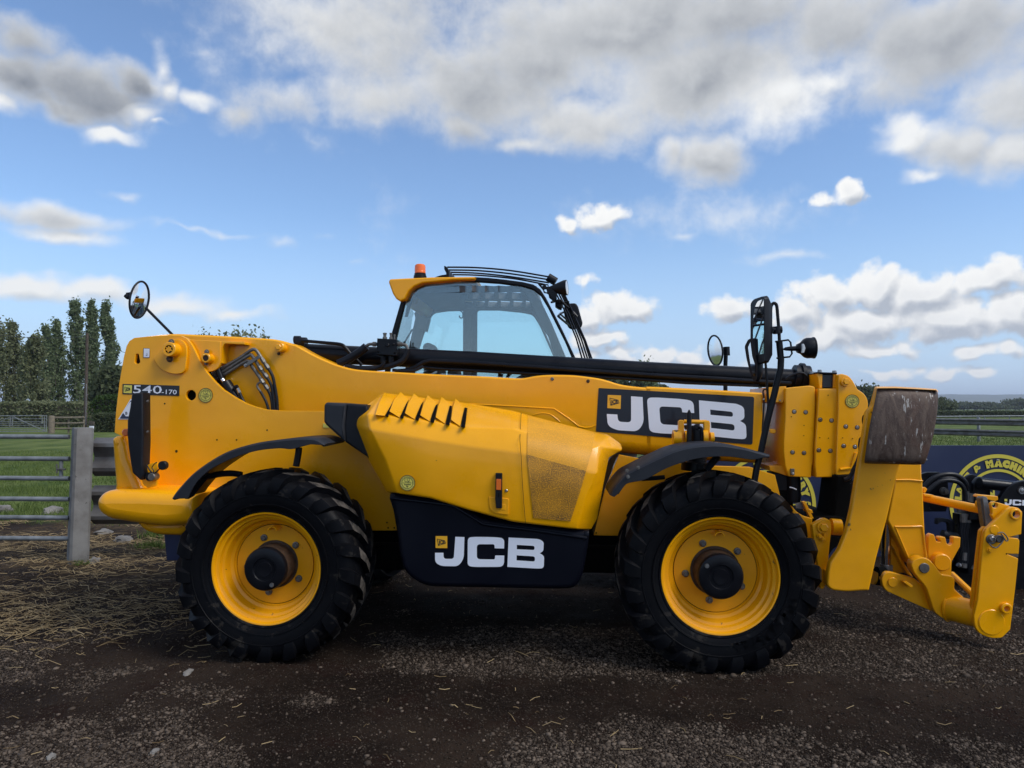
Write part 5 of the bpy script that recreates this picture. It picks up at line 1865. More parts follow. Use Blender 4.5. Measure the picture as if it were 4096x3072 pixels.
mg = mudguard(fN((158, 430), (205, 366), (300, 265), (400, 190), (500, 130), (600, 88), (750, 48), (900, 26), (1050, 14), (1150, 18), (1218, 54)),
              fN((1120, 48), (1060, 64), (985, 82), (900, 76), (750, 92), (620, 130), (500, 180), (400, 240), (320, 320), (262, 426)), 'rear black plastic mudguard')
tub('guard_stay', fN((1040, 70), (1035, 120), (1020, 200)), .12, .022, 'black_plastic', mg, n=8)
tub('guard_stay', fN((330, 300), (450, 262), (560, 250), (640, 260)), .20, .020, 'black_plastic', mg, n=8)
pl('stay_plate', fN((240, 430), (262, 360), (330, 300), (400, 288), (300, 410), (265, 430)), .12, .02, 'black_plastic', mg)
mg2 = mudguard(fE((1368, 1336), (1400, 1268), (1460, 1185), (1535, 1112), (1640, 1056), (1800, 975)) + fR((0, 1090), (200, 1000), (400, 940), (600, 902), (800, 880), (1000, 872), (1200, 884), (1400, 915), (1600, 950), (1800, 1005), (2028, 1068)),
               fR((1950, 1095), (1880, 1100), (1750, 1132), (1600, 1122), (1400, 1090), (1200, 1073), (1000, 1076), (800, 1092), (600, 1125), (400, 1182), (200, 1246), (0, 1332)) + fE((1780, 1142), (1700, 1170), (1560, 1196), (1510, 1235), (1460, 1300), (1402, 1350)), 'front black plastic mudguard')
for p in fE((1545, 1060), (1665, 1025), (1555, 1125)):
    hexbolt('guard_bolt', p, .012, .008, 'dull_steel', mg2)
pl('stay_plate', fE((1420, 1300), (1500, 1200), (1530, 1190), (1450, 1320)), .20, .02, 'black_plastic', mg2)
tub('guard_stay', fR((1060, 1060), (960, 1170), (830, 1320)), .22, .022, 'black_plastic', mg2, n=8)
tub('guard_stay', fE((1700, 1150), (1850, 1140), (1960, 1130)), .25, .014, 'black_plastic', mg2, n=8)

# yoke and ram head standing in front of the decal
yk = empty('boom_yoke', parent=tele)
pl('yoke_plate', fR((303, 400, 30), (340, 376, 20), (400, 380, 20), (412, 420, 10), (408, 900), (300, 900)), .50, .04, 'yellow_paint', yk, bev=.006)
pl('yoke_plate', fR((782, 400, 20), (840, 388, 14), (890, 390, 20), (906, 430, 10), (904, 640), (918, 860), (785, 860)), .50, .04, 'yellow_paint', yk, bev=.006)
tub('yoke_bar', fR((405, 410), (835, 418)), .52, .014, 'yellow_paint', yk, n=8, curve=0)
tub('yoke_boss', fR((198, 715), (215, 715), (345, 715)), .50, .052, 'yellow_paint', yk, n=20, curve=0)
tub('yoke_boss', fR((412, 710), (470, 710)), .52, .046, 'yellow_paint', yk, n=20, curve=0)
tub('yoke_boss', fR((760, 710), (845, 710)), .52, .052, 'yellow_paint', yk, n=20, curve=0)
tub('yoke_pin', fR((900, 715), (970, 715)), .50, .036, 'yellow_paint', yk, n=20, curve=0)
tub('yoke_bolt', fR((258, 575), (258, 605)), .48, .014, 'dull_steel', yk, n=6, curve=0)
tub('yoke_bolt', fR((262, 810), (262, 855)), .48, .012, 'dull_steel', yk, n=6, curve=0)
hd = tub('ram_head', fR((650, 560), (650, 760), (660, 1320)), .56, .062, 'black_paint', yk, n=20, curve=0)
pl('ram_cap', fR((545, 490, 10), (690, 476, 10), (700, 560), (545, 566)), .50, .06, 'black_plastic', yk, bev=.006)
cyl('ram_nut', fR((640, 512))[0], .49, .018, .02, 'black_plastic', yk, n=6)
tub('ram_hose', fR((690, 505), (735, 540), (748, 640), (745, 790)), .50, .011, 'black_plastic', yk)
tub('ram_hose', fR((415, 525), (445, 515), (480, 525)), .53, .016, 'black_plastic', yk)
tub('stay_pipe', fR((506, 185), (505, 260), (505, 850)), .46, [.004, .0155, .0155], 'black_paint', yk, n=12, curve=0)
tub('sleeve', fR((610, 1180), (600, 1340)), .45, .085, 'black_paint', yk, n=20, curve=0)

# telescope collars at the boom end
def src(*p):
    return list(p)


pl('boom_collar', fH((805, 505, 24), (960, 488), (1120, 472, 20), (1196, 486, 30), (1200, 700), (1186, 1050), (1166, 1520)) + fM((962, 180), (955, 303, 14), (940, 306), (702, 292, 12), (662, 165), (648, 0)) + fH((780, 1200), (800, 900)), .735, .60, 'yellow_paint', bev=.006)
pl('collar_cover', fH((585, 495), (815, 480), (800, 590), (775, 700), (560, 690)), .765, .5, 'worn_yellow_paint', bev=.004)
pl('inner_boom', fH((1150, 560), (1500, 560), (1500, 1500), (1150, 1500)), .80, .44, 'worn_yellow_paint', bev=.01)
pl('gap_liner', fH((1150, 600), (1240, 600), (1225, 1500), (1140, 1500)), .785, .01, 'dull_steel', bev=.001)
pl('inner_boom', fH((1180, 385), (1300, 330), (1300, 560), (1180, 560)), .86, .30, 'yellow_paint', bev=.01)
pl('boom_collar', fH((1240, 512, 6), (1492, 512, 6), (1498, 760), (1500, 830), (1490, 1100), (1478, 1520)) + fM((1226, 190), (1214, 296, 12), (1190, 300), (1010, 305, 12), (996, 160)) + fH((1200, 1250), (1228, 830)), .715, .60, 'yellow_paint', bev=.006)
pl('pad_housing', fH((1228, 305), (1296, 322), (1290, 505), (1252, 505), (1222, 330)), .75, .50, 'yellow_paint', bev=.005)
pl('pad_housing', fH((1442, 318), (1487, 320), (1485, 512), (1440, 505)), .75, .50, 'yellow_paint', bev=.005)
pl('wear_pad', fH((1296, 325), (1442, 325), (1440, 500), (1286, 502)), .765, .45, 'decal_black', bev=.004)
pl('pad_cap', fH((1226, 292), (1490, 300), (1488, 322), (1226, 312)), .74, .5, 'black_paint', bev=.003)
for p in fH((1257, 283), (1452, 293), (1145, 305)):
    m = lathe_mesh([(0, .012), (.014, .010), (.016, -.006)], 8, 'Z')
    m.transform(Matrix.Translation(L(p[0], p[1], .80)))
    link('bolt', m, 'steel', tele)
pl('boom_collar', fH((1503, 480, 8), (1505, 335, 10), (1545, 313, 20), (1640, 338, 60), (1695, 400, 60), (1762, 522, 10), (1835, 568, 40), (1885, 632, 40), (1902, 700, 30), (1896, 860), (1868, 990), (1845, 1150, 20), (1792, 1190, 20), (1786, 1340)) +
   fM((1490, 30), (1455, 160), (1398, 266, 24), (1245, 286, 12), (1228, 268, 8), (1226, 160)) + fH((1475, 1500), (1492, 1000), (1502, 800)), .695, .62, 'yellow_paint', bev=.006)
cyl('collar_pin', fH((1610, 425))[0], .675, .026, .03, 'yellow_paint', n=28)
hexbolt('pin_bolt', fH((1608, 420))[0], .675, .022, 'yellow_paint', h=.015)
tub('collar_rib', fH((1735, 1370), (1680, 1565), (1530, 1585)), .692, .010, 'yellow_paint', n=8, curve=0)
for i, p in enumerate(fH((920, 818), (1072, 826), (898, 1358), (1050, 1366), (1265, 925), (1415, 935), (1247, 1330), (1400, 1338), (1605, 1015), (1757, 1027), (1576, 1273), (1727, 1284))):
    ly = (.735, .715, .695)[i // 4]
    cyl('pad_recess', p, ly - .0015, .0155, .003, 'hub_rust', n=18, bev=.0005)
    cyl('pad_bolt', p, ly - .004, .0115, .006, 'steel', n=14, bev=.002)
for p in fH((882, 885), (1050, 1000), (1047, 1137), (1260, 1163), (1375, 1170), (1563, 1166), (1695, 1176), (1370, 600)):
    cyl('hole', p, .690 if p[0] > 3360 else (.712 if p[0] > 3270 else .732), .0034, .003, 'interior_black', n=8, bev=.0003)
pl('shackle_lug', fH((872, 1575, 6), (925, 1575, 6), (925, 1659), (875, 1659)), .722, .02, 'dull_steel', bev=.003)
cyl('shackle_pin', fM((752, 265))[0], .715, .010, .02, 'steel')
tub('lube_pipe', fH((545, 522), (512, 530), (505, 570), (518, 650), (505, 900), (495, 1080)), .775, .0055, 'black_plastic', n=8)
cyl('lube_fitting', fH((515, 657))[0], .765, .007, .02, 'steel', n=8)
cyl('lube_fitting', fH((733, 671))[0], .755, .007, .02, 'steel', n=8)
pl('boom_eyelet', fH((590, 1060, 14), (610, 1044, 14), (672, 1052, 14), (682, 1090, 14), (660, 1112, 12), (605, 1106, 12)), .788, .02, 'yellow_paint', bev=.006)
pl('under_boom', fM((490, 175), (680, 175), (700, 292), (640, 270), (500, 230)), .78, .3, 'worn_yellow_paint', bev=.004)

# big mirror on its bent pole with the front work lamp
mr = empty('mirror_pole', parent=tele)
tub('pole', [(3117, 1368), (3121, 1410), (3124, 1440), (3122, 1478), (3106, 1538), (3096, 1581), (3069, 1686), (3045, 1801), (3027, 1870), (3017, 1930)], .13, .0195, 'black_paint', mr, n=14, curve=0)
tub('mirror_arm', fG((1335, 395), (1340, 345), (1362, 315), (1385, 316), (1402, 345), (1412, 450), (1426, 620), (1432, 740)), .13, .0098, 'black_paint', mr, n=10)
tub('mirror_arm', fG((1276, 950), (1284, 1050), (1300, 1300), (1308, 1440), (1290, 1560)), .13, .0075, 'black_paint', mr, n=10)
tub('arm_clamp', fG((1355, 610), (1455, 605)), .12, .022, 'black_plastic', mr, n=12, curve=0)
tub('arm_clamp', fG((1400, 570), (1408, 650)), .12, .024, 'black_plastic', mr, n=12, curve=0)
tub('lamp_bracket', fG((1385, 738), (1530, 718), (1555, 745), (1570, 870), (1545, 905), (1400, 920)), .12, .0055, 'black_paint', mr, n=8, curve=0)


def mirror_body(outline, glass, lyL, lyR, depth, parent, gname='mirror_glass', lift=.003):
    xs = [p[0] for p in outline]
    x0, x1 = min(xs), max(xs)
    f = lambda p, off=0.0: L(p[0], p[1], lyL + (lyR - lyL) * (p[0] - x0) / (x1 - x0) + off)
    O = fillet(outline, 0)
    front = [f(p) for p in O]
    c = sum(front, Vector()) / len(front)
    mid = [c + (v - c) * 1.03 + depth * .45 for v in front]
    back = [c + (v - c) * .80 + depth for v in front]
    V = front + mid + back
    n = len(O)
    F = [tuple(range(n))] + [(k, (k + 1) % n, n + (k + 1) % n, n + k) for k in range(n)] + [(n + k, n + (k + 1) % n, 2 * n + (k + 1) % n, 2 * n + k) for k in range(n)] + [tuple(2 * n + k for k in range(n))[::-1]]
    link('mirror_housing', pyd('housing', V, F, 40), 'black_plastic', parent)
    g = [f(p, -lift) for p in fillet(glass, 0)]
    link('mirror_face', pyd('face', g, [tuple(range(len(g)))], recalc=False), gname, parent)


mirror_body(fG((1112, 310, 30), (1150, 268, 20), (1245, 235, 14), (1268, 258, 14), (1268, 952, 14), (1250, 962, 10), (1160, 976, 16), (1125, 945, 20), (1110, 800)),
            fG((1140, 500), (1158, 360, 30), (1190, 290, 20), (1258, 264, 6), (1260, 870), (1175, 885, 14), (1140, 800)), .25, .06, Vector((.062, .03, 0)), mr)
mr2 = empty('wide_mirror', parent=tele)
mirror_body(fG((1045, 790, 24), (1085, 712, 18), (1125, 700, 12), (1190, 990), (1186, 1120), (1165, 1180, 10), (1140, 1170, 14), (1100, 1060), (1068, 930)),
            fG((1084, 800), (1110, 742), (1130, 900), (1160, 990), (1168, 1090), (1150, 1130), (1120, 1050)), .24, .14, Vector((.050, .03, 0)), mr2)
wl = empty('work_lamp', parent=tele)
ctr = L(*fG((1640, 812))[0], .10)
mm = lathe_mesh([(0, -.01), (.026, -.008), (.034, .012), (.056, .034), (.062, .05), (.062, .084), (.065, .086), (.065, .092), (.058, .092)], 28, 'Z', 30)
mm.transform(Matrix.Translation(ctr) @ Matrix.Rotation(math.radians(88), 4, 'Y'))
link('lamp_housing', mm, 'black_plastic', wl)
mm = disc_mesh(.058, 28)
mm.transform(Matrix.Translation(ctr) @ Matrix.Rotation(math.radians(88), 4, 'Y') @ Matrix.Translation((0, 0, .088)))
link('lamp_glass', mm, 'lamp_lens', wl)
tub('lamp_stem', fG((1475, 822), (1500, 818), (1545, 815), (1640, 812)), .10, [.005, .011, .014, .016], 'black_plastic', wl, curve=0)
pl('lamp_switch', fG((1685, 760, 6), (1705, 760, 10), (1722, 810, 8), (1705, 862, 8), (1680, 862, 6)), .028, .02, 'lamp_lens', wl, bev=.003)


def round_mirror(cx, cy, rx, ry, tilt, ly, parent, dy, frame):
    """Round mirror seen at a slant: frame ring, glass and back knob."""
    pts = lambda k: frame(*[(cx + k * (rx * math.cos(a) * math.cos(tilt) - ry * math.sin(a) * math.sin(tilt)), cy + k * (rx * math.cos(a) * math.sin(tilt) + ry * math.sin(a) * math.cos(tilt))) for a in np.linspace(0, 2 * math.pi, 33)[:-1]])
    x0, x1 = frame((cx - rx, cy))[0][0], frame((cx + rx, cy))[0][0]
    y0, y1 = frame((cx, cy - ry))[0][1], frame((cx, cy + ry))[0][1]
    f = lambda p, o=0: L(p[0], p[1], ly + dy * ((p[0] - x0) / (x1 - x0) - .5) + .020 * ((p[1] - y0) / (y1 - y0) - .5) + o)
    ring = [f(p) for p in pts(1.0)]
    tubes('mirror_rim', [(ring + ring[:1], .008)], 'black_plastic', parent, 8)
    gl = pts(.96)
    c = f(frame((cx, cy))[0], -.012)
    V = [c] + [f(p, -.002).lerp(c, .4) + Vector((0, -.001, 0)) for p in gl] + [f(p, 0) for p in gl]
    n = 32
    link('mirror_face', pyd('face', V, [(0, 1 + k, 1 + (k + 1) % n) for k in range(n)] + [(1 + k, 1 + (k + 1) % n, 33 + (k + 1) % n, 33 + k)[::-1] for k in range(n)], 80, recalc=False), 'mirror_glass', parent)
    bk = [f(p, .01) for p in pts(1.0)]
    cb = f(frame((cx, cy))[0], .035)
    link('mirror_back', pyd('back', [cb] + bk, [(0, 1 + (k + 1) % n, 1 + k) for k in range(n)], 60), 'black_plastic', parent)


rm = empty('round_mirror', parent=tele)
rm['label'] = 'round mirror at the rear'
round_mirror(1540, 550, 104, 204, math.radians(9), .86, rm, .16, fX)
tub('mirror_knob', fX((1395, 500), (1420, 520), (1460, 500)), .90, .020, 'black_plastic', rm, n=10)
tub('mirror_knob', fX((1400, 485), (1440, 480)), .90, .010, 'black_plastic', rm, n=10)
tub('mirror_stalk', fX((1612, 640), (1905, 935)), .88, .0105, 'black_paint', rm, n=10, curve=0)
rm = empty('round_mirror', parent=tele)
rm['label'] = 'round mirror on a post behind the ram'
round_mirror(722, 835, 80, 166, math.radians(-6), 2.15, rm, -.22, fG)
tub('mirror_post', fG((838, 880), (834, 1000), (834, 1320)), 2.2, .019, 'black_paint', rm, n=10, curve=0)
tub('mirror_knuckle', fG((845, 795), (850, 890)), 2.18, .029, 'black_plastic', rm, n=10, curve=0)

# ---- cab ----------------------------------------------------------------
cab = empty('cab', parent=tele)
OUT = fC((60, 1210), (135, 770), (228, 450), (255, 400), (300, 342), (365, 295), (450, 270), (620, 250), (890, 238), (1000, 244), (1150, 260), (1300, 280), (1400, 303), (1462, 345), (1512, 420), (1585, 560), (1668, 725), (1775, 955), (1830, 1210))
INN = fC((110, 1160), (168, 850), (270, 440), (302, 378), (350, 330), (420, 304), (530, 289), (700, 276), (880, 279), (1100, 294), (1300, 319), (1400, 350), (1468, 405), (1528, 505), (1600, 650), (1682, 812), (1742, 955), (1790, 1160))
pl('cab_frame', crom(OUT, 1), 1.22, .05, 'black_paint', cab, holes=[xz(INN, 1.22)], bev=.008)
pl('near_window', INN, 1.245, .006, 'cab_glass', cab, bev=.001)
pl('roof_cap', fC((118, 280, 14), (132, 257, 10), (260, 250), (500, 240), (890, 236), (876, 262, 8), (700, 266), (420, 292), (345, 322), (300, 362), (268, 430), (222, 454, 8), (186, 432, 10), (156, 385)), 1.16, 1.14, 'yellow_paint', cab, bev=.012, seg=3)
ZC = L(*fC((900, 285))[0], 1.26).z - .03


def hpl(name, outline, holes, z, th, material, parent):
    me = plate_mesh([outline] + holes, 0, th, .004)
    me.transform(Matrix.Translation((0, 0, z)) @ Matrix.Rotation(-math.pi / 2, 4, 'X'))
    return link(name, me, material, parent)


xa, xb = L(*fC((330, 300))[0], 1.3).x, L(*fC((1430, 340))[0], 1.3).x
hl = []
for xs, (ya, yb2) in ((((748, 822), (858, 940), (972, 1057), (1090, 1172), (1208, 1292)), (313, 382)), (((800, 866), (898, 972), (1004, 1082), (1114, 1194), (1226, 1304), (1336, 1380)), (399, 460))):
    for (u0, u1) in xs:
        q = [Lz(*fC(p)[0], ZC) for p in ((u0, ya), (u1, ya + 6), (u1, yb2), (u0, yb2 - 6))]
        hl.append([(v.x, v.y) for v in q])
hpl('roof_lining', [(xa, 1.28), (xb, 1.28), (xb + .02, 2.24), (xa, 2.24)], hl, ZC, .05, 'cab_lining', cab)
pl('far_wall', fC((300, 850), (355, 600), (345, 560), (430, 462), (1180, 462), (1392, 480), (1470, 640), (1600, 945), (1660, 1200), (240, 1200)), 2.21, .04, 'cab_pillar', cab,
   holes=[xz(fillet(fC((340, 1140, 10), (385, 885), (425, 755), (498, 580, 30), (530, 556, 30), (640, 540), (778, 535, 14), (778, 1140, 10)), 0), 2.21), xz(fillet(fC((900, 1140, 10), (903, 545, 22), (920, 532, 14), (1100, 533), (1300, 553), (1395, 572, 30), (1455, 665, 40), (1578, 940), (1640, 1140, 10)), 0), 2.21)], bev=.008)
pl('far_window', fC((340, 1140), (385, 885), (425, 755), (498, 575), (530, 550), (640, 534), (778, 530), (778, 1140)), 2.235, .005, 'far_glass', cab, bev=.001)
pl('far_window', fC((898, 1140), (900, 532), (1100, 528), (1300, 548), (1400, 570), (1455, 660), (1578, 940), (1640, 1140)), 2.235, .005, 'far_glass', cab, bev=.001)
a0, a1 = L(*fC((285, 420))[0], 1.27), L(*fC((150, 900))[0], 1.27)
b0, b1 = L(*fC((345, 560))[0], 2.2), L(*fC((290, 900))[0], 2.2)
link('rear_window', pyd('rw', [a0, a1, b1, b0], [(0, 1, 2, 3)], recalc=False), 'far_glass', cab)
pl('rear_pillar', fC((262, 590), (300, 380), (350, 328), (420, 302), (470, 296), (380, 345), (330, 430), (285, 590)), 1.275, .03, 'cab_lining', cab, bev=.006)
pl('front_pillar', fC((1318, 368), (1400, 378), (1462, 440), (1560, 640), (1690, 950), (1720, 1100), (1640, 1100), (1590, 945), (1530, 760), (1460, 660), (1400, 520), (1360, 440)), 1.275, .04, 'cab_lining', cab, bev=.008)
pl('centre_post', fC((790, 520), (860, 520), (848, 1140), (790, 1140)), 2.19, .02, 'cab_lining', cab)
st = empty('seat', parent=cab)
pl('headrest', fC((420, 900), (424, 840, 20), (455, 817, 20), (500, 826, 30), (525, 870, 20), (530, 960)), 1.62, .25, 'seat_cloth', st, bev=.03, seg=3)
pl('backrest', fC((400, 1300), (430, 1040, 30), (470, 930, 30), (520, 940, 30), (560, 1040, 30), (560, 1300)), 1.50, .48, 'seat_cloth', st, bev=.05, seg=3)
pl('console', fC((640, 1080, 8), (650, 1060, 8), (740, 1065, 8), (745, 1100), (930, 1115), (930, 1300), (560, 1300), (560, 1110), (640, 1105)), 1.9, .15, 'cab_lining', cab, bev=.008)
tub('joystick', fC((1105, 1160), (1112, 1095)), 1.6, .022, 'black_plastic', cab, n=10, curve=0)
tub('steering_wheel', fC((1160, 1150), (1200, 1090), (1290, 1075), (1350, 1060)), [1.5, 1.5, 1.7, 1.9], .014, 'black_plastic', cab, n=8)
pl('dashboard', fC((1200, 1200), (1230, 1140, 10), (1320, 1085, 10), (1480, 1070), (1600, 1100), (1650, 1200)), 1.4, .7, 'cab_pillar', cab, bev=.02)
pl('wall_box', fC((395, 565), (475, 600), (445, 716, 4), (383, 694, 4)), 2.05, .12, 'cab_lining', cab)
tub('wiper', fC((245, 845), (290, 770), (330, 703)), [1.75, 1.7, 1.65], .008, 'black_plastic', cab, n=6, curve=0)
tub('coat_hook', fC((750, 535), (775, 555), (776, 590), (765, 603), (750, 596), (746, 580)), 2.17, .006, 'black_plastic', cab, n=6)
pl('cab_light', fC((760, 342, 10), (780, 330, 10), (840, 330, 10), (852, 346, 10), (840, 362, 10), (775, 362, 10)), 1.42, .03, 'lamp_lens', cab, bev=.006)
# beacon
be = empty('beacon', parent=tele)
bc = L(*fC((399, 243))[0], 1.40)
for nm, pr, mt in (('beacon_base', [(.070, -.01), (.068, .018), (.062, .020), (.062, .040), (.056, .043)], 'black_plastic'), ('beacon_collar', [(.0575, .024), (.0585, .026), (.0585, .034), (.0575, .036)], 'white_print'),
                   ('beacon_lens', [(.058, .044), (.060, .060), (.059, .063), (.058, .065), (.060, .08), (.058, .082), (.059, .10), (.056, .126), (.045, .138), (.0, .142)], 'amber_lens')):
    mm = lathe_mesh(pr, 28, 'Z')
    mm.transform(Matrix.Translation(bc) @ Matrix.Scale(.76, 4))
    link(nm, mm, mt, be)
# roof bars, front guard bars, lamps and far mirror
rg = empty('roof_guard', parent=tele)
for i, b in enumerate((((640, 152), (900, 156), (1200, 182), (1530, 236)), ((648, 177), (900, 182), (1200, 210), (1545, 264)), ((652, 197), (900, 205), (1200, 236), (1540, 290)), ((655, 218), (900, 223), (1200, 250), (1400, 284), (1490, 302)))):
    tub('guard_bar', fC(*b), 1.32 + .12 * i, .0068, 'black_paint', rg, n=8)
pl('guard_bracket', fC((610, 138, 4), (632, 146), (652, 180), (655, 236), (632, 236), (628, 200), (612, 170)), 1.30, .45, 'black_paint', rg)
tub('guard_socket', fC((1530, 240), (1600, 282)), 1.34, .034, 'black_plastic', rg, n=12, curve=0)
pl('guard_hump', fC((530, 240), (580, 222, 20), (630, 215), (660, 236)), 1.5, .3, 'black_plastic', rg)
fgd = empty('front_guard', parent=tele)
for i, b in enumerate((((1600, 380), (1690, 560), (1780, 780), (1832, 960)), ((1622, 378), (1712, 560), (1800, 780), (1858, 960)), ((1642, 376), (1740, 580), (1826, 790), (1880, 960)), ((1655, 372), (1750, 580), (1850, 800), (1900, 960)), ((1665, 368), (1740, 530), (1860, 800), (1918, 962)))):
    tub('guard_bar', fC(*b) + fC((b[-1][0] + 70, 1200)), 1.95 - .14 * i, .0072, 'black_paint', fgd, n=8, curve=0)
tub('guard_brace', fC((1565, 455), (1640, 445), (1760, 560), (1790, 590)), 1.4, .010, 'black_paint', fgd, n=8, curve=0)
tub('guard_brace', fC((1600, 470), (1720, 462)), 1.5, .010, 'black_paint', fgd, n=8, curve=0)
pl('lamp_plate', fC((1440, 300), (1500, 296), (1535, 310), (1540, 340), (1600, 350), (1610, 430), (1580, 450), (1545, 400), (1500, 370)), 1.24, .02, 'black_paint', fgd, holes=[circ(*fT((366, 382))[0], .008, 1.24, 10), circ(*fT((285, 374))[0], .008, 1.24, 8), circ(*fT((340, 470))[0], .014, 1.24, 10)])
wl2 = empty('work_lamp', parent=tele)
c0 = L(*fC((1572, 345))[0], 1.27)
ax = Matrix.Translation(c0) @ Matrix.Rotation(math.radians(-12), 4, 'Z') @ Matrix.Rotation(math.radians(87), 4, 'Y')
mm = lathe_mesh([(0, -.09), (.030, -.085), (.048, -.02), (.088, .10), (.110, .17), (.112, .212), (.104, .214), (.100, .208)], 28, 'Z', 30)
mm.transform(ax @ Matrix.Scale(.54, 4))
link('lamp_housing', mm, 'black_plastic', wl2)
mm = lathe_mesh([(0, .222), (.06, .220), (.100, .212)], 28, 'Z', 30)
mm.transform(ax @ Matrix.Scale(.54, 4))
link('lamp_glass', mm, 'lamp_lens', wl2)
pl('lamp_bracket', fC((1530, 370), (1590, 400), (1610, 440), (1580, 452), (1540, 420)), 1.25, .03, 'black_plastic', wl2)
wl3 = empty('work_lamp', parent=tele)
pl('lamp_housing', fT((500, 650, 10), (540, 600, 10), (620, 610, 10), (640, 660), (605, 772, 10), (560, 760, 10), (500, 720, 10)), 1.7, .10, 'black_plastic', wl3, bev=.01)
fm = empty('far_mirror', parent=tele)
pl('mirror_back', fT((632, 760, 30), (690, 700, 30), (745, 674, 30), (840, 672, 40), (880, 720, 30), (960, 1010, 30), (935, 1072, 20), (800, 1112, 40), (730, 1090, 40), (680, 1000)), 2.5, .05, 'black_plastic', fm, bev=.012)
tub('mirror_arm', fT((550, 890), (590, 845), (650, 822)), [1.6, 2.0, 2.5], .010, 'black_paint', fm, n=8, curve=0)
tub('mirror_arm', fT((560, 900), (700, 1020), (770, 1060)), [1.6, 2.1, 2.48], .010, 'black_paint', fm, n=8, curve=0)
tub('mirror_arm', fT((590, 860), (680, 940), (760, 1010)), [1.7, 2.2, 2.48], .008, 'black_paint', fm, n=8, curve=0)
tub('mirror_arm', fT((440, 660), (560, 630), (620, 670), (800, 820)), [1.35, 1.5, 2.0, 2.48], .009, 'black_paint', fm, n=8, curve=0)

# ---- stabiliser, boom nose and carriage -----------------------------------
leg = empty('stabiliser', parent=tele)
leg['label'] = 'folded front stabiliser leg with rusty foot'
LEG = fJ((330, 300, 10), (700, 310), (860, 420)) + fK((450, 0), (355, 410), (250, 800), (184, 1096, 6)) + fM((1330, 1570, 60), (1180, 1552, 40), (1128, 1500, 30), (1140, 1350), (1165, 1240), (1262, 1100), (1342, 900), (1400, 650), (1445, 380), (1488, 130)) + fJ((165, 880), (205, 600), (268, 520, 20))
pl('leg_beam', LEG, .22, .05, 'worn_yellow_paint', leg, bev=.012, seg=3)
FT = [((318, 292), (560, 292), (800, 305), (1040, 322), (1062, 345)), ((326, 338), (560, 335), (800, 345), (1030, 352), (1076, 392)), ((300, 470), (560, 460), (800, 465), (1030, 470), (1076, 500)),
      ((255, 660), (500, 660), (760, 660), (1000, 660), (1056, 680)), ((215, 900), (460, 900), (720, 900), (960, 900), (1012, 920)), ((185, 1130), (420, 1130), (680, 1140), (900, 1140), (955, 1110)),
      ((170, 1212), (420, 1215), (680, 1225), (880, 1232), (915, 1210)), ((185, 1222), (420, 1226), (680, 1234), (870, 1238), (905, 1222))]
FL = [.135, .085, .070, .060, .060, .068, .085, .15]
XL = [.0, -.004, -.006, -.004, .035]
V = [L(p[0], p[1], FL[i] + XL[j]) for i, r in enumerate(FT) for j, p in enumerate(fJ(*r))]
nf = len(V)
V += [v + Vector((0, .026, 0)) for v in V]
F = []
for i in range(7):
    for j in range(4):
        a = i * 5 + j
        F += [(a, a + 1, a + 6, a + 5), (nf + a, nf + a + 5, nf + a + 6, nf + a + 1)]
for i in range(7):
    F += [(i * 5, i * 5 + 5, nf + i * 5 + 5, nf + i * 5), (i * 5 + 4, nf + i * 5 + 4, nf + i * 5 + 9, i * 5 + 9)]
F += [(k, nf + k, nf + k + 1, k + 1) for k in range(4)] + [(35 + k, 36 + k, nf + 36 + k, nf + 35 + k) for k in range(4)]
fo = link('foot_plate', pyd('foot', V, F, 70), 'rusty_plate', leg)
md = fo.modifiers.new('round', 'SUBSURF')
md.levels = md.render_levels = 2
for e_ in fo.data.edges:
    pass
# worn yellow paint left on the rolled upper edge
V = [L(p[0], p[1] - 1, y) for y, row in ((.128, FT[0]), (.082, [(a, b * .55 + c * .45) for (a, b), (_, c) in zip(FT[0], FT[1])])) for p in fJ(*row)]
V = V + [v + Vector((0, .02, 0)) for v in V]
link('foot_edge', pyd('edge', V, [(k, k + 1, k + 6, k + 5) for k in range(4)] + [(10 + k, 15 + k, 16 + k, 11 + k) for k in range(4)] + [(k, 10 + k, 11 + k, k + 1) for k in range(4)], 60), 'worn_yellow_paint', leg)
tub('foot_pin', fJ((170, 700), (240, 700)), .30, .036, 'black_plastic', leg, n=16, curve=0)
tub('leg_boss', fM((1100, 1400), (1160, 1400)), .34, .045, 'yellow_paint', leg, n=20, curve=0)
fl = pl('leg_lug', fM((962, 830, 10), (1085, 760, 20), (1135, 758, 24), (1172, 800, 20), (1180, 870), (1160, 1050), (1120, 1490, 30), (1085, 1543, 20), (1056, 1535, 10), (1030, 1300), (985, 1000)), .36, .05, 'yellow_paint', leg, bev=.006)
tub('lug_pin', fM((1170, 848), (1275, 856)), .42, .052, 'yellow_paint', leg, n=20, curve=0)
hexbolt('bolt', fM((1088, 856))[0], .35, .026, 'yellow_paint', leg, h=.02)
for p in fM((1042, 950), (1075, 980)):
    hexbolt('bolt', p, .352, .011, 'yellow_paint', leg, h=.02)
pl('lug_block', fM((1092, 905, 6), (1118, 925, 6), (1115, 1000, 6), (1090, 1000, 6)), .345, .02, 'yellow_paint', leg)
pl('front_bracket', fM((740, 620), (800, 690, 30), (880, 735, 30), (968, 760), (965, 1010), (1040, 1010), (1056, 1500), (1000, 1540), (800, 1300)), .48, .06, 'yellow_paint', bev=.006)
pl('bracket_tab', fM((860, 575), (890, 570), (985, 760), (950, 770)), .62, .04, 'yellow_paint', bev=.003)
pl('bracket_tab', fM((895, 655), (965, 662), (975, 700), (910, 690)), .62, .08, 'yellow_paint', bev=.003)
pl('spirit_label', fM((780, 590), (862, 575), (900, 655), (785, 645)), .66, .004, 'concrete', bev=.0005)
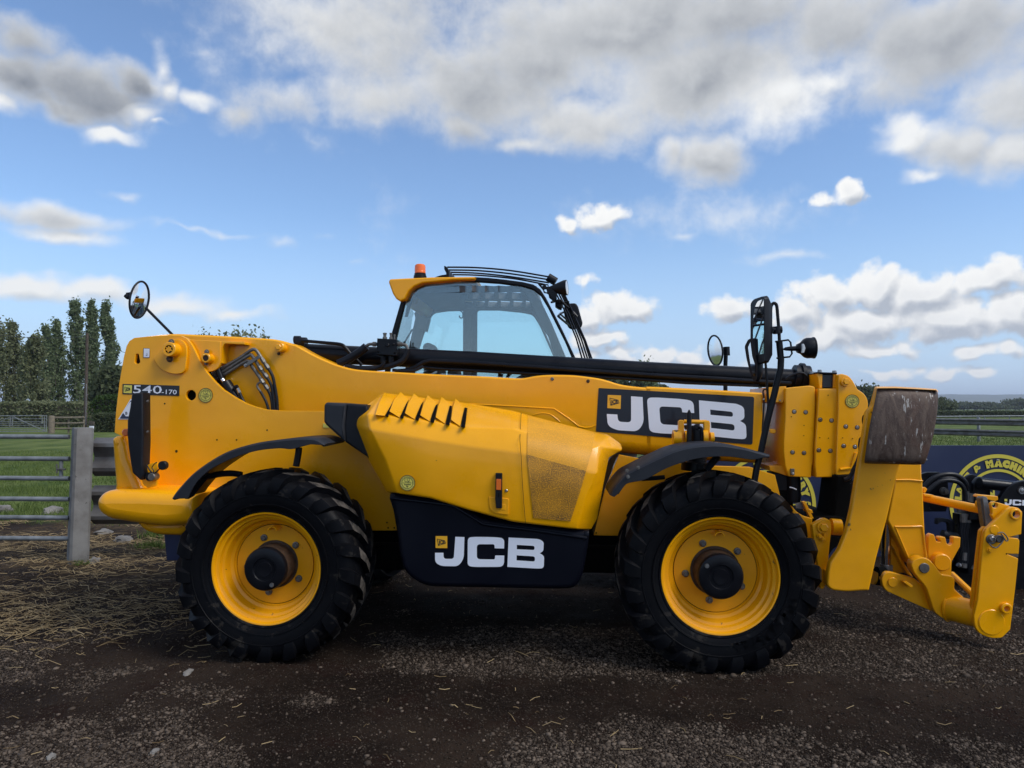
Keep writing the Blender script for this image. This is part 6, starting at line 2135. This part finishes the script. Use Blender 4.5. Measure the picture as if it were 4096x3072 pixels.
pl('front_frame_block', fM((960, 765), (1130, 738), (1240, 730), (1330, 760), (1340, 1000), (1200, 1100), (1130, 1200), (1100, 900)), .60, .6, 'interior_black', bev=.01)
pl('stabiliser_housing', fM((1245, 285), (1420, 280), (1420, 470), (1400, 680), (1320, 880), (1180, 730), (1200, 620)), .62, .3, 'interior_black', bev=.02)
pl('compensator_box', fM((548, 255), (720, 262), (715, 462), (545, 450)), .80, .2, 'black_plastic', bev=.01)
rc = tub('compensator_ram', fM((745, 250), (752, 420), (748, 575)), .82, .052, 'black_paint', n=18, curve=0)
tub('cable_tie', fM((715, 412), (750, 420), (790, 438)), .765, .004, 'white_print', rc, n=6)
tub('front_hose', fH((1838, 1165), (1805, 1190), (1795, 1260), (1800, 1350), (1760, 1480), (1700, 1600)) + fM((1410, 250), (1370, 310), (1318, 330)), .50, .014, 'black_plastic', n=10)
tub('front_hose', fH((1850, 1250), (1820, 1400), (1770, 1560)) + fM((1440, 330), (1400, 380)), .56, .012, 'black_plastic', n=8)

nose = pl('boom_nose', fJ((560, 1180), (862, 1180)) + fK((682, 22), (690, 50), (700, 300), (716, 640), (745, 800, 40), (700, 870), (620, 870), (565, 838), (355, 425), (420, 100)), .92, .32, 'yellow_paint', bev=.010, seg=2)
tub('weld_bead', fK((438, 48), (560, 46), (688, 58)), .918, .006, 'yellow_paint', nose, n=6, curve=0)
tub('weld_bead', fK((425, 490), (560, 490), (672, 486), (686, 492)), .918, .006, 'yellow_paint', nose, n=6, curve=0)
tub('weld_bead', fK((686, 492), (694, 560), (722, 790)), .918, .006, 'yellow_paint', nose, n=6, curve=0)
tub('weld_bead', fK((430, 495), (560, 800)), .918, .005, 'yellow_paint', nose, n=6, curve=0)
pl('nose_side', fK((300, 560), (420, 480), (480, 780), (600, 970), (540, 940), (480, 830), (420, 700)), 1.0, .3, 'worn_yellow_paint', nose, bev=.004)
tr = tub('tilt_ram', fK((352, 380), (338, 860)), 1.0, .031, 'chrome', n=20, curve=0)
tub('ram_collar', fK((346, 850), (342, 915)), 1.0, .042, 'dull_steel', tr, n=20, curve=0)
tub('ram_foot', fK((225, 955), (300, 975)), .98, .060, 'worn_yellow_paint', tr, n=20, curve=0)
tub('ram_bush', fK((250, 955), (330, 965)), .95, .064, 'interior_black', tr, n=20, curve=0)
pl('nose_backing', fK((385, 560), (420, 740), (500, 790), (560, 930), (400, 930), (380, 800)), 1.05, .1, 'worn_yellow_paint', bev=.01)  # worn yellow plate set back from the nose face

car = empty('carriage', parent=tele)
pl('tilt_link', fK((300, 985, 30), (318, 945, 30), (350, 922, 30), (400, 922, 30), (545, 962), (610, 980), (720, 1070), (790, 1300), (770, 1290), (345, 1100, 30), (310, 1050, 20)), .86, .05, 'yellow_paint', car, bev=.005)
cyl('link_pin', fK((410, 1020))[0], .852, .034, .02, 'yellow_paint', car, bev=.003)
pl('link_stop', fK((515, 1020, 6), (540, 1010, 6), (598, 1050, 6), (594, 1068, 6), (575, 1070, 6)), .80, .06, 'yellow_paint', car, bev=.003)
pl('hook_plate', fK((742, 580, 16), (770, 556, 16), (800, 566, 10), (822, 632, 8), (862, 634, 8), (838, 600, 8), (850, 584, 10), (905, 590, 10), (922, 655, 20), (950, 670, 20), (975, 650, 14), (976, 596, 8), (984, 586, 8), (1052, 592, 8), (1046, 680), (966, 822, 10), (962, 962), (870, 960), (760, 860), (738, 760)), 1.12, .05, 'worn_yellow_paint', car, bev=.006)
cyl('hook_boss', fK((880, 832))[0], 1.06, .062, .08, 'worn_yellow_paint', car, bev=.008)
pl('carriage_arm', fK((580, 850, 30), (598, 815, 30), (650, 785, 40), (720, 785, 40), (790, 838, 40), (868, 945, 10), (980, 962, 14), (996, 992, 10), (990, 1080, 20), (1030, 1118), (1085, 1165, 20), (1060, 1330, 40), (960, 1375, 40), (880, 1362, 40), (800, 1300, 40), (756, 1160), (722, 1062, 40), (655, 985), (608, 930, 30)), .79, .06, 'yellow_paint', car, bev=.006)
cyl('arm_boss', fK((700, 878))[0], .80, .066, .10, 'yellow_paint', car)
cyl('arm_pin', fK((709, 885))[0], .780, .034, .02, 'dull_steel', car)
me_ = lathe_mesh([(.105, 0), (.105, .40)], 28, 'Z')
p0, p1 = L(*fK((925, 1252))[0], .84), L(*fK((1215, 1322))[0], .70)
d_ = (p1 - p0).normalized()
tubes('cross_tube', [([p0, p1], .087)], 'yellow_paint', car, 28)
tubes('tube_weld', [([p0 + d_ * .004, p0 + d_ * .012], .096)], 'yellow_paint', car, 28)
pl('end_plate_flange', fK((1232, 530, 10), (1268, 492, 8), (1300, 490), (1230, 1180), (1190, 1420), (1160, 1400, 10), (1140, 1340)), .66, .03, 'worn_yellow_paint', car, bev=.006)
hole_a, hole_b = circ(*fK((1577, 374))[0], .026, .60), circ(*fK((1490, 1269))[0], .022, .60)
pl('end_plate', fK((1276, 545, 20), (1290, 515, 10), (1490, 322, 14), (1545, 302, 20), (1600, 312, 20), (1637, 350, 14), (1626, 562, 6), (1508, 592, 6), (1596, 602, 14), (1610, 622, 10), (1602, 752, 6), (1489, 748, 3), (1598, 792, 8), (1572, 1050), (1522, 1466, 10), (1442, 1546, 20), (1340, 1550, 40), (1225, 1505, 50), (1180, 1425, 40), (1176, 1330), (1212, 1180), (1256, 700)), .60, .032, 'yellow_paint', car, holes=[hole_a, hole_b], bev=.005)
cyl('plate_bush', fK((1577, 374))[0], .588, .036, .05, 'yellow_paint', car, inner=.024)
cyl('plate_bush', fK((1490, 1269))[0], .575, .034, .06, 'yellow_paint', car, inner=.019)
cyl('tube_end', fK((1347, 1398))[0], .594, .082, .01, 'yellow_paint', car, n=36, bev=.004)
pl('gap_plate', fK((1480, 560), (1600, 570), (1600, 780), (1480, 780)), .64, .02, 'dull_steel', car)
cyl('plate_disc', fK((1372, 520))[0], .596, .030, .01, 'yellow_paint', car)
hexbolt('bolt', fK((1325, 712))[0], .598, .014, 'worn_yellow_paint', car)
cyl('slot_hole', fK((1486, 748))[0], .5985, .005, .003, 'interior_black', car, n=8, bev=.0005)
lp = empty('locking_pin', parent=car)
cyl('pin', fK((1356, 610))[0], .572, .017, .03, 'steel', lp)
cyl('pin_washer', fK((1345, 612))[0], .59, .032, .01, 'dull_steel', lp)
cyl('pin_head', fK((1425, 608))[0], .575, .026, .03, 'dull_steel', lp, n=8)
tub('pin_ring', fK((1320, 650), (1350, 680), (1390, 688), (1440, 640), (1455, 600), (1420, 575), (1385, 590), (1372, 630)), .566, .0042, 'dull_steel', lp, n=8)
tub('pin_ring', fK((1400, 552), (1445, 545), (1480, 575), (1498, 612), (1480, 625), (1450, 580), (1430, 555)), .564, .0042, 'dull_steel', lp, n=8)
pl('lock_lever', fU((545, 585, 10), (565, 558, 12), (600, 570, 14), (640, 785), (684, 800, 6), (688, 842), (600, 950)), .69, .03, 'galvanised', car, bev=.003)
pl('lever_side', fU((515, 585, 8), (545, 560, 8), (560, 600), (605, 945), (575, 960), (560, 900)), .705, .05, 'dull_steel', car, bev=.003)
pl('ear_plate', fU((640, 650, 14), (665, 628, 14), (705, 626, 14), (870, 672, 10), (885, 690), (680, 840), (650, 785, 10), (662, 770), (655, 720, 14)), .645, .03, 'yellow_paint', car, holes=[circ(*fU((694, 669))[0], .017, .645)], bev=.005)
tubes('top_tube', [([L(*fK((660, 205))[0], 1.25), L(*fK((1265, 332))[0], .80)], .030)], 'worn_yellow_paint', car, 18)
tub('tube_eye', fU((500, 690), (470, 660), (480, 620), (515, 610)), .80, .010, 'worn_yellow_paint', car, n=8)
pl('tube_clamp', fK((690, 175, 6), (795, 190, 6), (795, 212, 6), (705, 205)), 1.14, .06, 'worn_yellow_paint', car)
pl('tube_lug', fK((695, 125), (715, 115, 6), (735, 135, 6), (715, 170), (697, 168)), 1.16, .04, 'worn_yellow_paint', car)
pl('far_latch', fU((470, 560, 14), (490, 535, 14), (560, 545), (730, 560), (735, 600), (700, 620), (480, 570)), .95, .05, 'worn_yellow_paint', car)
tubes('far_stay', [([L(*fK((965, 940))[0], 1.25), L(*fK((1165, 1130))[0], 1.0)], .022)], 'worn_yellow_paint', car, 10)

# ------------------------------------------------------------------ things standing behind the carriage
def W(px, py, y):
    d = ray(px, py)
    return Vector((0, 0, CAM_Z)) + d * (y / d.y)


def wpl(name, pts, y, th, material, parent=None, r=0.0, holes=(), bev=.004):
    P = [W(p[0], p[1], y) for p in fillet(pts, r)]
    o = link(name, plate_mesh([[(v.x, v.z) for v in P]] + list(holes), y, th, bev), material, parent)
    return o


def wtub(name, pts, y, r, material, parent=None, n=10, curve=4):
    ys = y if isinstance(y, (list, tuple)) else [y] * len(pts)
    P = [W(p[0], p[1], yy) for p, yy in zip(pts, ys)]
    return tubes(name, [(crom(P, curve) if curve and len(P) > 2 else P, r)], material, parent, n)


def signboard(cx, cy, label, y=7.5, tilt=0):
    c = W(cx * 1.85172, cy * 1.85172, y)
    o = tag(empty('sign_board', (c.x, y, 0)), label, 'sign board', 'navy sign boards with the yellow ring')
    zt = W(cx * 1.85172, 962 * 1.85172, y).z
    bm = bmesh.new()
    nx, nz = 24, 12
    vs = [[bm.verts.new((-1.21 + 2.42 * i / nx, -.004 * (1 + pnoise(Vector((i * .5 + cx, k * .5, 0)))), -.02 + (zt + .02) * k / nz)) for i in range(nx + 1)] for k in range(nz + 1)]
    for k in range(nz):
        for i in range(nx):
            bm.faces.new((vs[k][i], vs[k][i + 1], vs[k + 1][i + 1], vs[k + 1][i]))
    ex = bmesh.ops.extrude_face_region(bm, geom=bm.faces[:])
    for v in [g for g in ex['geom'] if isinstance(g, bmesh.types.BMVert)]:
        v.co.y = .012
    link('panel', bm_mesh(bm, 'panel', 50), 'board_navy', o)
    M = Matrix.Translation((0, -.0125, c.z)) @ UPR
    R = .518

    def add(nm, ms):
        me = join(ms)
        me.transform(M)
        link(nm, me, 'board_yellow', o)
    add('ring', [(ring_mesh(R * .925, R, 96), None)])
    add('ring', [(ring_mesh(R * .645, R * .70, 96), None)])
    add('lettering', arc_text('LBF PLANT & MACHINERY SALES', R * .812, .086, 88, bold=.012, track=1.28))
    add('lettering', arc_text('www.lbfsales.co.uk', R * .812, .080, -90, bold=.010, cw=False, track=1.2))
    line = lambda x0, y0, x1, y1: (pyd('q', [(x0, y0, 0), (x1, y0, 0), (x1, y1, 0), (x0, y1, 0)], [(0, 1, 2, 3)], recalc=False), None)
    quad = lambda *p: (pyd('q', [(a, b, 0) for a, b in p], [(0, 1, 2, 3)], recalc=False), None)
    add('digger_mark', [line(-.06, .215, .15, .238), line(.13, .06, .15, .215), line(-.06, .05, -.04, .215), line(-.06, .05, .15, .07), quad((-.20, .17), (-.17, .19), (-.06, .11), (-.06, .07)),
                        quad((-.21, .19), (-.17, .19), (-.19, .06), (-.23, .06)), line(-.33, -.01, .33, .008), line(-.13, .012, .20, .03), (ring_mesh(.018, .032, 20), Matrix.Translation((-.08, .045, 0))), (ring_mesh(.018, .032, 20), Matrix.Translation((.14, .045, 0)))])
    for sx, sz in ((-.75, zt - .15), (.0, zt - .155), (.78, zt - .15), (-1.1, .5), (1.1, .5)):
        me = lathe_mesh([(0, -.010), (.010, -.008), (.014, 0)], 12)
        me.transform(Matrix.Translation((sx, -.006, sz)))
        link('screw', me, 'steel', o)
    return o


signboard(1655, 1090, 'navy sign board seen between the front tyre and the folded stabiliser leg')
signboard(2156, 1088, 'navy sign board behind the front carriage at the right edge, MACHINERY fully readable')

at_ = tag(empty('hydraulic_attachment', (0, 0, 0)), 'black hydraulic attachment with hoses and round plate standing before the navy board', 'attachment')
wpl('round_plate', [(4112 + 124 * math.cos(a), 2046 + 124 * math.sin(a)) for a in np.linspace(0, 2 * math.pi, 41)[:-1]], 6.05, .05, 'black_paint', at_, bev=.006)
T3 = affine([(643, 547), (1607, 547), (643, 827)], [fU((812, 596))[0], fU((1128, 604))[0], fU((812, 668))[0]])
ms = []
for loops in big_letters():
    ms.append((plate_mesh([[(v.x, v.z) for v in (W(*(np.array([x, y, 1.0]) @ T3), 6.045) for x, y in l)] for l in loops], 6.044, .004, .0004), None))
link('lettering', join(ms), 'white_print', at_)
wpl('badge', fU((810, 592), (842, 592), (842, 620), (810, 620)), 6.044, .004, 'sticker_yellow', at_, bev=.0004)
for p in fU((1020, 488)):
    v = W(p[0], p[1], 6.04)
    me = lathe_mesh([(0, -.014), (.016, -.012), (.020, -.004), (.030, -.004), (.032, .01)], 14)
    me.transform(Matrix.Translation(v))
    link('bolt', me, 'steel', at_)
wpl('side_lug', fJ((1385, 1900), (1385, 1420, 20), (1420, 1368, 30), (1480, 1345, 30), (1535, 1370, 20), (1600, 1500), (1600, 1900)), 6.30, .04, 'black_paint', at_)
wpl('side_lug', fJ((1440, 1900), (1500, 1450, 30), (1560, 1382, 40), (1630, 1380, 40), (1695, 1440, 30), (1700, 1900)), 6.18, .05, 'black_paint', at_)
wtub('cross_bar', fJ((1560, 1455), (2000, 1502)), 6.12, .048, 'black_paint', at_, n=18, curve=0)
wtub('guide_bar', fJ((1075, 1390), (1360, 1408)), 6.35, .030, 'grey_plastic', at_, n=14, curve=0)
wtub('hose', fJ((895, 1500), (990, 1405), (1110, 1356), (1250, 1352), (1350, 1400), (1415, 1500), (1432, 1680)), 6.2, .021, 'black_plastic', at_)
wtub('hose', fJ((925, 1560), (1050, 1455), (1150, 1422), (1270, 1432), (1350, 1485), (1388, 1570), (1392, 1690)), 6.15, .019, 'black_plastic', at_)
wpl('side_plate', fJ((862, 1800), (866, 1348), (930, 1324, 20), (1080, 1322, 20), (1130, 1350, 20), (1180, 1420), (1200, 1640), (1160, 1800)), 6.45, .04, 'black_paint', at_)
v = W(*fJ((1148, 1556))[0], 6.4)
me = lathe_mesh([(0, -.03), (.020, -.028), (.022, 0), (.034, .002), (.036, .03)], 16)
me.transform(Matrix.Translation(v))
link('bolt', me, 'dull_steel', at_)
for a, b in (((338, 500), (342, 610)), ((392, 520), (384, 622))):
    wtub('coupling', fU(a, b), 6.18, .030, 'dull_steel', at_, n=12, curve=0)
wpl('bracket', fU((255, 705), (462, 740), (458, 792), (255, 760)), 6.25, .03, 'dull_steel', at_)
for x in (305, 335, 368):
    wtub('coupling', fU((x, 770), (x, 872)), 6.22, .022, 'dull_steel', at_, n=10, curve=0)
    wtub('hose', fU((x, 870), (x - 20, 1050), (x - 10, 1260), (x - 30, 1420)), 6.22, .017, 'black_plastic', at_, n=8)
wpl('post', fU((395, 800), (560, 800), (560, 1500), (370, 1500)), 6.32, .12, 'black_paint', at_)
wpl('post', fU((245, 770), (300, 770), (300, 1400), (235, 1400)), 6.35, .08, 'black_paint', at_)
wpl('bent_plate', fU((0, 830, 20), (120, 825, 60), (190, 860, 40), (205, 1000), (180, 1010), (150, 1000), (145, 900, 20), (110, 870, 20), (40, 870), (0, 900)), 6.3, .05, 'black_plastic', at_)
wtub('guide_bar', fU((60, 1010), (230, 1050)), 6.3, .035, 'grey_plastic', at_, n=12, curve=0)
wtub('guide_bar', fU((90, 1320), (430, 1380)), 6.4, .030, 'black_paint', at_, n=12, curve=0)
wpl('base', fK((700, 800, 20), (1000, 820), (1250, 860), (1250, 1240), (1020, 1250), (760, 1190)), 6.45, .4, 'black_paint', at_, bev=.02)
wpl('base', fK((1500, 540), (2000, 540), (2000, 1530), (1480, 1540)), 6.3, .5, 'black_paint', at_, bev=.02)
for a, b, c_ in (((330, 1240), (325, 1330), .018), ((320, 1370), (318, 1420), .022), ((245, 1380), (270, 1400), .02)):
    wtub('fitting', fU(a, b), 6.2, c_, 'steel', at_, n=10, curve=0)
wtub('hose', fU((420, 1440), (440, 1400), (470, 1420), (440, 1470)), 6.2, .012, 'dull_steel', at_)

# ------------------------------------------------------------------ the air: far things fade
hm = bpy.data.materials.new('air')
hm.use_nodes = True
hm.node_tree.nodes.clear()
q = NT(hm.node_tree)
pv = q.n('ShaderNodeVolumePrincipled')
pv.inputs['Color'].default_value = (.78, .86, 1.0, 1)
pv.inputs['Density'].default_value = .00022
pv.inputs['Anisotropy'].default_value = .3
q.t.links.new(pv.outputs[0], q.n('ShaderNodeOutputMaterial').inputs['Volume'])
MATS['air'] = hm
tag(link('haze', box_mesh(-5600, 5600, -300, 6300, -5, 120), 'air'), 'thin haze over the fields', kind='stuff')
